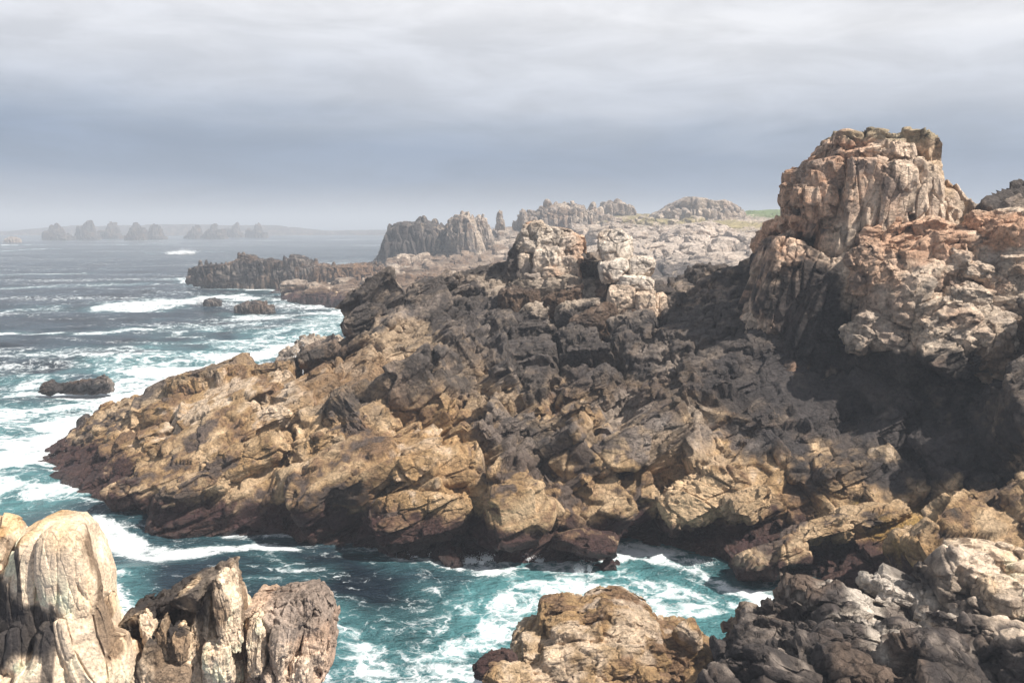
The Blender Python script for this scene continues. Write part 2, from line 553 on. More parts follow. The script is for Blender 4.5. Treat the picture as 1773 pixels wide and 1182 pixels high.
# ------------------------------------------------------------------ materials
def nodes_of(name):
    m = bpy.data.materials.new(name); m.use_nodes = True
    nt = m.node_tree; nt.nodes.clear()
    return m, nt


def rock_material(name, fine=1.0, bump=1.0, rough=.85, crack=1.0):
    m, nt = nodes_of(name)
    N, L = nt.nodes.new, nt.links.new
    out = N('ShaderNodeOutputMaterial'); bs = N('ShaderNodeBsdfPrincipled'); L(bs.outputs[0], out.inputs[0])
    at = N('ShaderNodeAttribute'); at.attribute_name = 'tint'
    ge = N('ShaderNodeNewGeometry')
    na = N('ShaderNodeTexNoise'); L(ge.outputs['Position'], na.inputs['Vector'])
    na.inputs['Scale'].default_value = 4.5 * fine; na.inputs['Detail'].default_value = 8; na.inputs['Roughness'].default_value = .68
    nb = N('ShaderNodeTexNoise'); L(ge.outputs['Position'], nb.inputs['Vector'])
    nb.inputs['Scale'].default_value = 22 * fine; nb.inputs['Detail'].default_value = 4; nb.inputs['Roughness'].default_value = .7
    mr = N('ShaderNodeMapRange'); L(na.outputs[0], mr.inputs[0])
    mr.inputs['From Min'].default_value = .33; mr.inputs['From Max'].default_value = .67
    mr.inputs['To Min'].default_value = .56; mr.inputs['To Max'].default_value = 1.40
    mr2 = N('ShaderNodeMapRange'); L(nb.outputs[0], mr2.inputs[0])
    mr2.inputs['From Min'].default_value = .35; mr2.inputs['From Max'].default_value = .65
    mr2.inputs['To Min'].default_value = .82; mr2.inputs['To Max'].default_value = 1.16
    mm = N('ShaderNodeMath'); mm.operation = 'MULTIPLY'; L(mr.outputs[0], mm.inputs[0]); L(mr2.outputs[0], mm.inputs[1])
    vs = N('ShaderNodeVectorMath'); vs.operation = 'SCALE'; L(at.outputs['Color'], vs.inputs[0]); L(mm.outputs[0], vs.inputs['Scale'])
    L(vs.outputs[0], bs.inputs['Base Color'])
    # wet and glossy near the water
    sp = N('ShaderNodeSeparateXYZ'); L(ge.outputs['Position'], sp.inputs[0])
    w = N('ShaderNodeMapRange'); L(sp.outputs['Z'], w.inputs[0])
    w.inputs['From Min'].default_value = .6; w.inputs['From Max'].default_value = 2.4
    w.inputs['To Min'].default_value = .38; w.inputs['To Max'].default_value = rough
    L(w.outputs[0], bs.inputs['Roughness'])
    bs.inputs['Specular IOR Level'].default_value = .35
    # fine cracks: wobbling, jointed cells drawn out along the beds, plus grain
    mp = N('ShaderNodeMapping'); mp.inputs['Rotation'].default_value = (math.radians(-20), math.radians(24), 0)
    mp.inputs['Scale'].default_value = (.7, 1.0, 1.9)
    wob = N('ShaderNodeVectorMath'); wob.operation = 'MULTIPLY_ADD'
    L(na.outputs['Color'], wob.inputs[0]); wob.inputs[1].default_value = (.35, .35, .35); L(ge.outputs['Position'], wob.inputs[2])
    L(wob.outputs[0], mp.inputs[0])
    vo = N('ShaderNodeTexVoronoi'); vo.feature = 'DISTANCE_TO_EDGE'; L(mp.outputs[0], vo.inputs['Vector']); vo.inputs['Scale'].default_value = 1.5 * fine
    vr = N('ShaderNodeMapRange'); L(vo.outputs['Distance'], vr.inputs[0]); vr.inputs['From Max'].default_value = .05
    b1 = N('ShaderNodeBump'); b1.inputs['Strength'].default_value = 1.0 * bump * crack; b1.inputs['Distance'].default_value = .22 / fine
    nm = N('ShaderNodeTexNoise'); L(ge.outputs['Position'], nm.inputs['Vector']); nm.inputs['Scale'].default_value = .45 * fine; nm.inputs['Detail'].default_value = 3
    mk = N('ShaderNodeMapRange'); L(nm.outputs[0], mk.inputs[0]); mk.inputs['From Min'].default_value = .46; mk.inputs['From Max'].default_value = .62
    cx_ = N('ShaderNodeMix'); cx_.data_type = 'FLOAT'; L(mk.outputs[0], cx_.inputs[0]); cx_.inputs[2].default_value = 1.0; L(vr.outputs[0], cx_.inputs[3])
    L(cx_.outputs[0], b1.inputs['Height'])
    b2 = N('ShaderNodeBump'); b2.inputs['Strength'].default_value = .9 * bump; b2.inputs['Distance'].default_value = .30 / fine
    L(na.outputs[0], b2.inputs['Height']); L(b1.outputs[0], b2.inputs['Normal'])
    b3 = N('ShaderNodeBump'); b3.inputs['Strength'].default_value = .6 * bump; b3.inputs['Distance'].default_value = .03 / fine
    L(nb.outputs[0], b3.inputs['Height']); L(b2.outputs[0], b3.inputs['Normal'])
    L(b3.outputs[0], bs.inputs['Normal'])
    return m


M_ROCK = rock_material('granite', 1.0)
M_NEAR = rock_material('near_granite', 2.6, .8)
M_FAR = rock_material('distant_granite', .28, .8)
M_SMOOTH = rock_material('smooth_granite', 3.0, .85, crack=.3)


def water_material():
    m, nt = nodes_of('sea_water')
    N, L = nt.nodes.new, nt.links.new
    out = N('ShaderNodeOutputMaterial')
    wt = N('ShaderNodeBsdfPrincipled'); fo = N('ShaderNodeBsdfPrincipled'); mx = N('ShaderNodeMixShader')
    L(wt.outputs[0], mx.inputs[1]); L(fo.outputs[0], mx.inputs[2]); L(mx.outputs[0], out.inputs[0])
    at = N('ShaderNodeAttribute'); at.attribute_name = 'tint'          # R foam, G aerated, B streaks
    sep = N('ShaderNodeSeparateColor'); L(at.outputs['Color'], sep.inputs[0])
    ge = N('ShaderNodeNewGeometry')

    def noise_(scale, det, rough, vec=None, dist=0.0):
        n = N('ShaderNodeTexNoise'); n.inputs['Scale'].default_value = scale; n.inputs['Detail'].default_value = det
        n.inputs['Roughness'].default_value = rough; n.inputs['Distortion'].default_value = dist
        L(vec or ge.outputs['Position'], n.inputs['Vector']); return n

    def rng(x, a, b, c=0., d=1.):
        r = N('ShaderNodeMapRange'); r.interpolation_type = 'SMOOTHSTEP'; L(x, r.inputs[0])
        r.inputs['From Min'].default_value = a; r.inputs['From Max'].default_value = b
        r.inputs['To Min'].default_value = c; r.inputs['To Max'].default_value = d
        return r.outputs[0]

    def mth(op, a, b, clamp=False):
        q = N('ShaderNodeMath'); q.operation = op; q.use_clamp = clamp
        for i, v in enumerate((a, b)):
            if isinstance(v, (int, float)): q.inputs[i].default_value = v
            else: L(v, q.inputs[i])
        return q.outputs[0]
    nA = noise_(.5, 7, .58, dist=.9)
    # lace: warped voronoi borders
    wv = N('ShaderNodeVectorMath'); wv.operation = 'MULTIPLY_ADD'
    nW = noise_(.9, 5, .6)
    L(nW.outputs['Color'], wv.inputs[0]); wv.inputs[1].default_value = (2.6, 2.6, 0); L(ge.outputs['Position'], wv.inputs[2])
    vo = N('ShaderNodeTexVoronoi'); vo.feature = 'DISTANCE_TO_EDGE'; vo.inputs['Scale'].default_value = .75; L(wv.outputs[0], vo.inputs['Vector'])
    vo2 = N('ShaderNodeTexVoronoi'); vo2.feature = 'DISTANCE_TO_EDGE'; vo2.inputs['Scale'].default_value = 2.1; L(wv.outputs[0], vo2.inputs['Vector'])
    lace = mth('ADD', mth('MULTIPLY', rng(vo.outputs['Distance'], 0, .16, 1, 0), .6), mth('MULTIPLY', rng(vo2.outputs['Distance'], 0, .16, 1, 0), .4))
    pat = mth('ADD', mth('MULTIPLY', nA.outputs[0], .95), mth('MULTIPLY', lace, .24))       # about .25 .. 1.0
    foam = rng(mth('ADD', pat, mth('MULTIPLY', mth('SUBTRACT', sep.outputs[0], .5), .72)), .54, .92)
    L(foam, mx.inputs[0])
    fo.inputs['Base Color'].default_value = (.78, .83, .86, 1); fo.inputs['Roughness'].default_value = .9
    fo.inputs['Specular IOR Level'].default_value = .1
    deep = N('ShaderNodeMix'); deep.data_type = 'RGBA'
    n2 = noise_(.07, 4, .55)
    L(rng(n2.outputs[0], .4, .62), deep.inputs[0])
    deep.inputs[6].default_value = (.006, .016, .028, 1); deep.inputs[7].default_value = (.022, .046, .068, 1)
    aer = N('ShaderNodeMix'); aer.data_type = 'RGBA'
    L(mth('MULTIPLY', sep.outputs[1], rng(nA.outputs[0], .25, .65, .55, 1.0)), aer.inputs[0])
    L(deep.outputs[2], aer.inputs[6]); aer.inputs[7].default_value = (.13, .36, .385, 1)
    L(aer.outputs[2], wt.inputs['Base Color'])
    wt.inputs['Roughness'].default_value = .22; wt.inputs['IOR'].default_value = 1.333
    # ripples
    mp = N('ShaderNodeMapping'); mp.inputs['Scale'].default_value = (.65, 1.2, 1); mp.inputs['Rotation'].default_value = (0, 0, math.radians(14))
    L(ge.outputs['Position'], mp.inputs[0])
    r1 = noise_(.55, 6, .62, mp.outputs[0], .3); r2 = noise_(2.6, 5, .65, mp.outputs[0]); r3 = noise_(.06, 4, .6, mp.outputs[0])
    b0 = N('ShaderNodeBump'); b0.inputs['Distance'].default_value = 5.0; b0.inputs['Strength'].default_value = .8; L(r3.outputs[0], b0.inputs['Height'])
    b1 = N('ShaderNodeBump'); b1.inputs['Distance'].default_value = 1.5; b1.inputs['Strength'].default_value = .9; L(r1.outputs[0], b1.inputs['Height']); L(b0.outputs[0], b1.inputs['Normal'])
    b2 = N('ShaderNodeBump'); b2.inputs['Distance'].default_value = .32; b2.inputs['Strength'].default_value = .9; L(r2.outputs[0], b2.inputs['Height']); L(b1.outputs[0], b2.inputs['Normal'])
    L(b2.outputs[0], wt.inputs['Normal'])
    b4 = N('ShaderNodeBump'); b4.inputs['Distance'].default_value = .12; b4.inputs['Strength'].default_value = .8; L(pat, b4.inputs['Height'])
    L(b4.outputs[0], fo.inputs['Normal'])
    return m


def plain_material(name, a, b, scale, rough=.9, bump=.1):
    m, nt = nodes_of(name)
    N, L = nt.nodes.new, nt.links.new
    out = N('ShaderNodeOutputMaterial'); bs = N('ShaderNodeBsdfPrincipled'); L(bs.outputs[0], out.inputs[0])
    ge = N('ShaderNodeNewGeometry'); n = N('ShaderNodeTexNoise'); L(ge.outputs['Position'], n.inputs['Vector'])
    n.inputs['Scale'].default_value = scale; n.inputs['Detail'].default_value = 8; n.inputs['Roughness'].default_value = .65
    cr = N('ShaderNodeValToRGB'); L(n.outputs[0], cr.inputs[0])
    cr.color_ramp.elements[0].position = .36; cr.color_ramp.elements[1].position = .64
    cr.color_ramp.elements[0].color = (*a, 1); cr.color_ramp.elements[1].color = (*b, 1)
    L(cr.outputs[0], bs.inputs['Base Color']); bs.inputs['Roughness'].default_value = rough
    bp = N('ShaderNodeBump'); bp.inputs['Distance'].default_value = bump; L(n.outputs[0], bp.inputs['Height']); L(bp.outputs[0], bs.inputs['Normal'])
    return m


# ------------------------------------------------------------------ main headland
# columns: px, waterline py, four (py, depth) knots, ridge (py, depth)
HC = [
    (68, 806, (805.5, 73.0), (805, 73.3), (804.5, 73.6), (804, 74), (803.5, 74.5)),
    (130, 858, (838, 65.5), (818, 68), (800, 70), (782, 72), (766, 73.5)),
    (200, 893, (860, 60.3), (820, 63), (780, 66.5), (740, 70), (702, 74)),
    (300, 908, (865, 58.3), (820, 61), (770, 65), (735, 68.5), (708, 72)),
    (400, 915, (862, 57.3), (812, 59.0), (770, 62.5), (728, 67), (702, 72)),
    (520, 925, (868, 56.2), (812, 57.6), (760, 61), (722, 65.5), (702, 70)),
    (590, 930, (870, 55.8), (815, 57.2), (755, 61), (680, 67), (598, 77)),
    (640, 935, (880, 55.3), (820, 56.5), (740, 60.5), (640, 68), (550, 79)),
    (700, 962, (888, 52.6), (810, 56.0), (720, 61.5), (610, 71), (528, 80)),
    (800, 960, (895, 53), (810, 55.5), (710, 62.0), (600, 71), (512, 82)),
    (900, 962, (888, 53.0), (800, 57.0), (700, 65), (600, 73), (470, 79)),
    (1000, 978, (898, 52.0), (800, 57.0), (700, 64), (600, 72), (465, 78)),
    (1065, 940, (893, 55), (800, 58.5), (700, 64), (610, 71), (530, 77)),
    (1110, 940, (893, 55.5), (800, 58.5), (700, 63), (615, 70), (555, 76)),
    (1200, 968, (900, 53.5), (800, 56), (700, 60), (622, 66), (548, 79)),
    (1260, 985, (915, 52), (815, 55), (700, 60), (615, 65), (525, 76)),
    (1330, 1008, (930, 50.5), (830, 54.0), (700, 60), (600, 65), (505, 74)),
    (1450, 1045, (950, 48), (852, 53), (720, 59.5), (560, 66), (440, 72)),
    (1560, 1080, (955, 46), (868, 53), (760, 58.5), (620, 61), (430, 70)),
    (1680, 1090, (955, 45), (875, 51.5), (770, 56.5), (620, 59.5), (400, 67)),
    (1800, 1100, (960, 43), (850, 48), (700, 54), (520, 57), (392, 64)),
    (1950, 1110, (950, 40), (800, 44), (640, 48), (470, 52), (340, 60)),  # this and the next: unseen mass added tall beyond the frame to shade the hollow
    (2250, 1110, (950, 38), (780, 41), (600, 44), (400, 47), (300, 56)),
]
ctrl = []
for c in HC:
    px = c[0]
    w = WP(px, c[1])
    f = w.copy(); f[1] -= 3.5; f[0] *= (w[1] - 3.5) / w[1]; f[2] = -3.2
    row = [f, w] + [PT(px, py, d) for py, d in c[2:]]
    back = np.interp(px, [60, 300, 900, 1060, 1700, 1950], [.2, .9, 1.0, 2.2, 2.2, 1.0])
    for q_, kb in zip(row[:4], (1, 1, 1, .5)):
        q_[0] *= (q_[1] + back * kb) / q_[1]; q_[1] += back * kb
    r = row[-1]
    small = r[2] < 1.0
    b1 = r.copy(); b1[1] += 1.5 if small else 5; b1[2] = r[2] * .72; b1[0] *= b1[1] / r[1]
    b2 = r.copy(); b2[1] += 3 if small else 13; b2[2] = -3.0; b2[0] *= b2[1] / r[1]
    ctrl.append(row + [b1, b2])
hz = [
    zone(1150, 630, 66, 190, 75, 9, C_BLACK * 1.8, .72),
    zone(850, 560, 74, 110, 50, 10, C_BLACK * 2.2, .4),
    zone(1470, 690, 62, 190, 120, 9, C_BLACK * 1.9, .9),  # this and the next zone paint the hollow's shade over black rock
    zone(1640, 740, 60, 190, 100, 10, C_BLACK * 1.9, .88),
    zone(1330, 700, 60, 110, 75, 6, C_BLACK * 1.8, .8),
    zone(1130, 730, 60, 110, 40, 5, C_GREY * 1.15, .55), zone(930, 610, 70, 80, 45, 4, C_BLACK * 1.6, .6), zone(960, 510, 75, 110, 45, 5, C_PALE * .85, .6), zone(860, 670, 66, 60, 30, 4, C_TAN * .8, .5), zone(700, 590, 73, 80, 35, 5, C_TAN * .8, .55), zone(1130, 610, 69, 60, 22, 4, C_GREY * 1.3, .6),
    zone(1590, 930, 48, 90, 36, 7, C_YEL, .55),
    zone(1230, 850, 53, 90, 50, 4, C_TAN * 1.15, .6),
    zone(600, 640, 70, 80, 50, 7, C_BROWN, .5),
    zone(1770, 800, 52, 110, 150, 9, C_BLACK * 1.3, .9),  # shade of the right-hand face, painted dark as well
    zone(770, 800, 56, 90, 50, 4, C_OCHRE * 1.15, .6),
]
def build_headland():
    mb = MB()
    FR_R = frame(12, 20, 38)
    xs = lambda S: S[:, 0] / S[:, 1] * F + CX
    FR_V = frame(-4, 10, 16)
    nz = lambda S: noise(S, 16.0, 6.1)
    tip = lambda S: (xs(S) > 340) & (S[:, 2] > 1.6) & (S[:, 2] + (xs(S) - 90) * .010 > 2.4)
    led = lambda S: (xs(S) > 1290) & (xs(S) < 1850) & (S[:, 1] < 53) & (S[:, 2] > -1)
    cen = lambda S: (xs(S) > 820) & (xs(S) < 1290) & (S[:, 2] > 6.0)
    bl = [dict(where=lambda S, N: (xs(S) < 1900) & (S[:, 2] > -1.5) & (xs(S) > 200) & ((S[:, 2] < 2.4) | (xs(S) < 370)), fr=FR_MAIN, size=(2.6, 2.0, 1.1), seed=17, mx=30, inset=.7, jit=9, sc=1.6),
          dict(where=lambda S, N: (xs(S) < 210) & (S[:, 2] > -1), fr=FR_MAIN, size=(1.5, 1.1, .6), seed=18, mx=24, inset=.8, jit=9, sc=1.0),
          dict(where=lambda S, N: (xs(S) < 1130) & tip(S) & ~cen(S) & (nz(S) < .06), fr=FR_MAIN, size=(6.2, 4.0, 2.3), seed=11, mx=56, inset=.45, sc=3.4),
          dict(where=lambda S, N: (xs(S) < 1130) & tip(S) & ~cen(S) & (nz(S) > .04), fr=frame(-20, 34, 8), size=(5.0, 3.8, 3.0), seed=14, mx=56, inset=.45, sc=3.2),
          dict(where=lambda S, N: cen(S), fr=FR_V, size=(4.2, 3.0, 4.4), seed=15, mx=50, inset=.30, style='column', jit=9),
          dict(where=lambda S, N: cen(S) & (noise(S, 5.0, 9.3) > .06), fr=FR_V, size=(1.6, 1.2, 1.5), seed=16, mx=22, inset=.15, style='block', jit=10, levels=1),
          dict(where=lambda S, N: led(S), fr=frame(10, 12, 24), size=(2.4, 1.7, .9), seed=19, mx=34, inset=.35, jit=9, sc=1.8),
          dict(where=lambda S, N: (xs(S) >= 1110) & (xs(S) < 1900) & (S[:, 2] > 1.8) & ~cen(S) & ~led(S), fr=FR_R, size=(6.0, 4.2, 2.9), seed=12, mx=56, inset=.42, jit=9, sc=3.4),
          dict(where=lambda S, N: (xs(S) < 1900) & (S[:, 2] > -1) & (noise(S, 7.0, 3.3) > .10) & ~cen(S), fr=FR_MAIN, size=(1.9, 1.3, .9), seed=13, mx=18, inset=.25, levels=1, jit=9)]
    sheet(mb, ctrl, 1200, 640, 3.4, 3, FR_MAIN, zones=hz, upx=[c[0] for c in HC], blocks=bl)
    rs = np.random.RandomState(21)
    # salient slabs and blocks standing proud of the slope (photo px, depth, half w/h px, half depth m, rotation)
    S = [
        (350, 850, 57.5, 60, 22, 2.2, (-25, -20, 5)), (245, 850, 60, 50, 20, 2.0, (-25, -18, 5)), (440, 800, 59, 75, 26, 2.5, (-25, -24, 5)),
        (560, 790, 58.5, 60, 34, 2.4, (-20, -26, 5)), (480, 740, 63, 90, 20, 2.5, (-30, -24, 5)), (600, 850, 56, 70, 24, 2.2, (-20, -18, 5)),
        (680, 780, 58.5, 70, 22, 2.4, (-20, -22, 5)), (730, 890, 53, 85, 42, 2.3, (-10, -14, 3)),
        (860, 760, 59, 80, 20, 2.4, (-25, -16, 5)), (960, 745, 59.5, 60, 30, 2.4, (-20, -20, 5)),
        (1190, 720, 61, 95, 20, 3.2, (-35, -22, 5)),
        (1030, 690, 62, 60, 30, 2.6, (-25, -34, 5)), (700, 640, 69, 110, 20, 3, (-30, -24, 5)),
        (690, 700, 64, 80, 24, 2.8, (-30, -22, 5)), (1300, 760, 57.5, 60, 40, 2.5, (-20, -30, 5)), (1400, 770, 57, 55, 45, 2.5, (-15, -30, 5)),
        (1340, 690, 62, 70, 38, 3, (-20, -30, 5)), (1460, 830, 54, 60, 30, 2.5, (-15, -12, 5)), (1690, 790, 56, 40, 38, 2.4, (-10, -30, 5)),
        (1500, 900, 50, 60, 20, 2.2, (-30, -8, 5)), (1400, 930, 49, 60, 22, 2.2, (-30, -14, 5)), (1330, 975, 48, 60, 22, 2, (-30, -16, 5)),
        (640, 560, 78, 40, 20, 2.6, (-20, -22, 5)), (730, 520, 79, 45, 16, 2.6, (-20, -18, 5)), (770, 500, 81, 24, 14, 2.4, (-20, -25, 5)),
        (560, 620, 73, 34, 26, 2.6, (-20, -22, 5)), (260, 730, 72, 40, 14, 1.6, (-30, -15, 5)), (180, 800, 68, 30, 10, 1.2, (-25, -20, 5)),
        (1170, 600, 68, 60, 34, 3.2, (-15, -18, 5)), (1230, 590, 68, 36, 44, 3, (0, 4, 5)), (1780, 760, 50, 60, 90, 3.5, (-5, -10, 8)),
        (1500, 760, 57.5, 60, 46, 3, (-12, -34, 8)), (1590, 740, 57.5, 50, 34, 3, (-8, -20, 8)), (1560, 830, 54.5, 60, 28, 2.6, (-12, 14, 4)), (1660, 700, 57.5, 56, 34, 2.6, (-8, 10, 6)), (1710, 850, 51.5, 46, 46, 2.4, (-8, -20, 5)), (1430, 690, 60.5, 60, 44, 3, (-8, -24, 6)),
        (1600, 870, 53, 46, 22, 2.2, (-15, -10, 5)), (1290, 880, 51.5, 40, 24, 2, (-25, -20, 5)),
    ]
    for i, (px, py, d, w, h, dm, r) in enumerate(S):
        LP(mb, px, py, d, w, h, dm, r, n=5.5, seed=40 + i, cuts=5, zones=hz, base='shore', tide=1.0, sc=2.4, fr=FR_MAIN)
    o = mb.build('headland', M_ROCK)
    tag(o, 'broken granite headland, ochre slabs sloping to the sea with purple weed at the waterline, black rock and painted-in shade towards the right', None, None, 'structure')


build_headland()


# ------------------------------------------------------------------ the crags standing on it
def crag(name, label, parts, cat='rock', mat=None, group=None):
    mb = MB(); kids = []
    for p in parts:
        if isinstance(p, tuple): kids.append(p)
        else: p(mb)
    o = tag(mb.build(name, mat or M_ROCK), label, cat, group)
    for nm, bs in kids:
        m2 = MB()
        for b in (bs if isinstance(bs, list) else [bs]): b(m2)
        m2.build(nm, mat or M_ROCK, o)
    return o


def O(*a, **k): return lambda mb: outline(mb, *a, **k)
def B(*a, **k): return lambda mb: LP(mb, *a, **k)


SK = dict(base='shore', zones=hz, tide=1.0, sc=4.0, det=.55, fr=FR_MAIN, cuts=5)
crag('rock_block', 'large flat-faced ochre block in the middle of the lower headland slope', [B(765, 805, 55.6, 74, 40, 2.6, (-18, -12, -4), seed=401, n=8, **SK)], 'rock')
crag('rock_block', 'big smooth brown slab leaning below the dark crags right of centre', [B(1112, 768, 57.0, 88, 52, 3.0, (-28, -30, 8), seed=402, n=8, **SK)], 'rock')
crag('rock_block', 'pale ribbed block on the lower slope below the big leaning slab', [B(1212, 862, 53.8, 76, 38, 2.6, (-25, -24, 8), seed=403, n=7, base='shore', zones=[zone(1212, 862, 53, 80, 50, 4, C_TAN * 1.15, .9)], tide=1.0, sc=2.2, style='column', fr=frame(0, 66, 10))], 'rock')
crag('rock_block', 'flat-topped ochre ledge jutting into the cove at the waterline', [B(1008, 940, 51.2, 50, 16, 1.8, (-22, 8, 5), seed=404, n=8, **SK)], 'rock')
crag('rock_block', 'squarish cracked ochre block above the waterline left of the jutting ledge', [B(895, 880, 52.2, 54, 56, 2.2, (-8, -8, 10), seed=405, n=8, **SK)], 'rock')

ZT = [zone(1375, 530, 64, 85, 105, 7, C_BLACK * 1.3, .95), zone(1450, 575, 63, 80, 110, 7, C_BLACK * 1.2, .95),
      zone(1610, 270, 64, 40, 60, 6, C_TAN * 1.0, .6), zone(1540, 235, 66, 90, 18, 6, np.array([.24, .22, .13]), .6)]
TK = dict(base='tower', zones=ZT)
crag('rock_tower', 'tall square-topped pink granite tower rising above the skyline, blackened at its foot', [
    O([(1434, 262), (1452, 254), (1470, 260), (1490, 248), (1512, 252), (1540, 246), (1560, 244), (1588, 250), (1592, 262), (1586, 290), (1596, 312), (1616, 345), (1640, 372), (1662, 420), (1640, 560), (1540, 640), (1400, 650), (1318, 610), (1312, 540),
       (1318, 470), (1345, 410), (1388, 384), (1380, 352), (1388, 330), (1384, 306), (1412, 290)], 66.5, 3.6, 2.8, 5, lean=.08, n=2.6, style='column', blocks=dict(fr=frame(-10, 3, 8), size=(2.8, 2.4, 5.4), seed=5, n=7, inset=.3, mx=90, jit=6, sc=3.4, style='column'), **TK),
    ('horn', B(1442, 262, 66, 17, 26, 1.2, (0, 18, 0), seed=2, style='column', sc=3.0, levels=2, **TK)),
    ('capstone', B(1468, 248, 65, 20, 12, 1.2, (0, 14, 0), seed=3, style='column', sc=3.0, levels=2, **TK)), ('capstone', B(1505, 244, 65, 20, 11, 1.2, (0, 20, 0), seed=4, style='column', sc=3.0, levels=2, **TK)),
    ('capstone', B(1556, 246, 65.5, 22, 12, 1.5, (0, -10, 0), seed=6, style='column', sc=3.0, levels=2, **TK)),
    ('pillar', B(1584, 270, 65.2, 22, 34, 1.7, (0, 2, 0), seed=7, style='column', sc=3.0, levels=2, **TK)), ('ledge', B(1515, 268, 63.6, 58, 15, 1.8, (0, -8, 0), seed=8, style='column', sc=3.0, levels=2, **TK)),
    ('pillar', B(1482, 360, 62.0, 34, 82, 1.6, (0, 6, 0), seed=9, n=6, style='column', sc=3.0, levels=2, **TK)), ('pillar', B(1532, 372, 61.6, 24, 84, 1.6, (0, 7, 0), seed=26, n=6, style='column', sc=3.0, levels=2, **TK)), ('pillar', B(1572, 340, 61.8, 20, 64, 1.6, (0, 5, 0), seed=10, style='column', sc=3.0, levels=2, **TK)),
    ('pillar', B(1600, 350, 62.0, 16, 66, 1.5, (0, -3, 0), seed=11, style='column', sc=3.0, levels=2, **TK)), ('pillar', B(1632, 372, 63.2, 18, 42, 1.5, (0, -10, 0), seed=12, style='column', sc=3.0, levels=2, **TK)),
    ('shoulder_block', B(1422, 306, 64.3, 30, 21, 2.4, (0, -10, 0), seed=13, n=6, style='column', sc=3.0, levels=2, **TK)), ('shoulder_block', B(1404, 337, 64.0, 37, 18, 2.4, (0, 0, 0), seed=14, n=6, style='column', sc=3.0, levels=2, **TK)),
    ('shoulder_block', B(1416, 366, 64.0, 32, 17, 2.4, (0, -8, 0), seed=15, n=6, style='column', sc=3.0, levels=2, **TK)), ('shoulder_block', B(1388, 396, 64.2, 34, 20, 2.3, (0, 14, 0), seed=16, style='column', sc=3.0, levels=2, **TK)),
    B(1450, 410, 63, 34, 40, 2.2, (0, 8, 0), seed=17, style='column', sc=3.0, levels=2, **TK), B(1510, 445, 62, 40, 44, 2.2, (0, 6, 0), seed=18, style='column', sc=3.0, levels=2, **TK),
    ('buttress', B(1362, 500, 62.6, 50, 76, 2.6, (0, 16, 0), seed=19, n=8, cuts=3, style='column', sc=3.0, levels=2, **TK)), ('buttress', B(1432, 530, 61.4, 56, 100, 2.4, (0, 20, 0), seed=20, n=8, cuts=3, style='column', sc=3.0, levels=2, **TK)),
    ('buttress', B(1325, 570, 63.4, 30, 80, 2.4, (0, 22, 0), seed=22, n=7, style='column', sc=3.0, levels=2, **TK)), B(1470, 610, 61, 46, 50, 2.6, (0, 6, 0), seed=23, n=7, style='column', sc=3.0, levels=2, **TK),
    B(1385, 630, 61.8, 62, 44, 2.6, (0, 10, 0), seed=24, n=7, style='column', sc=3.0, levels=2, **TK),
])
ZO = [zone(1500, 560, 58, 50, 80, 4, C_GREY, .5), zone(1600, 640, 56, 130, 45, 5, C_BLACK * 1.2, .95), zone(1560, 410, 60, 90, 40, 6, C_PINK * 1.1, .8)]  # the black zone paints shade under the outcrops
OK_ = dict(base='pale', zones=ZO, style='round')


def outcrop_parts(seed, regions, base, zones, style='block', n=4.0, fr=None):
    rs = np.random.RandomState(seed); out = []
    for (x0, x1, y0, y1, d0, d1, cnt, smin, smax, asp, ry) in regions:
        for i in range(cnt):
            fx, fy = (i + rs.rand()) / cnt, rs.rand()
            px = x0 + (x1 - x0) * rs.rand(); py = y0 + (y1 - y0) * ((i + rs.rand()) / cnt)
            d = d0 + (d1 - d0) * (py - y0) / max(y1 - y0, 1) + rs.uniform(-.5, .5)
            s = rs.uniform(smin, smax)
            out.append(B(px, py, d, s * rs.uniform(.9, 1.25), s * asp * rs.uniform(.8, 1.2), s * d / F * 1.1, (rs.uniform(-15, 15), ry + rs.uniform(-14, 14), rs.uniform(-20, 20)),
                         seed=seed * 50 + i, n=n, base=base, zones=zones, style=style, cuts=5, levels=3, res=1.8))
    return out


crag('rock_outcrop', 'pale knobbly sunlit granite buttress directly below the right side of the tall tower', [
    O([(1530, 400), (1600, 378), (1680, 400), (1690, 470), (1640, 560), (1600, 640), (1500, 650), (1458, 620), (1462, 540), (1478, 450)], 60.5, 3.4, 2.6, 31, lean=.12, n=2.6, blocks=dict(fr=frame(10, 12, 14), size=(2.4, 1.8, 1.7), seed=31, n=4.6, jit=15, inset=.15, mx=60, style='block', sc=1.6), **OK_),
] + outcrop_parts(3, [(1490, 1640, 395, 440, 61, 59.5, 12, 16, 30, .8, 0), (1485, 1620, 440, 520, 59, 57.5, 16, 18, 34, .9, 10), (1470, 1600, 520, 600, 57.5, 56.5, 12, 20, 36, 1.0, 12)], 'pale', ZO))
crag('rock_outcrop', 'white-crusted rounded granite lump directly above the dark hollow on the right', [
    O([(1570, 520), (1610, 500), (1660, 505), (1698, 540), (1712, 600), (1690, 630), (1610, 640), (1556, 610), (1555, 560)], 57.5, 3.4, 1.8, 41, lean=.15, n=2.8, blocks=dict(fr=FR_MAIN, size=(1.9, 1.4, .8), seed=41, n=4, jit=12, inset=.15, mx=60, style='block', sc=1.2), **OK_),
] + outcrop_parts(5, [(1580, 1690, 520, 600, 56, 54.8, 12, 14, 26, .7, -10)], 'pale', ZO[:1]))
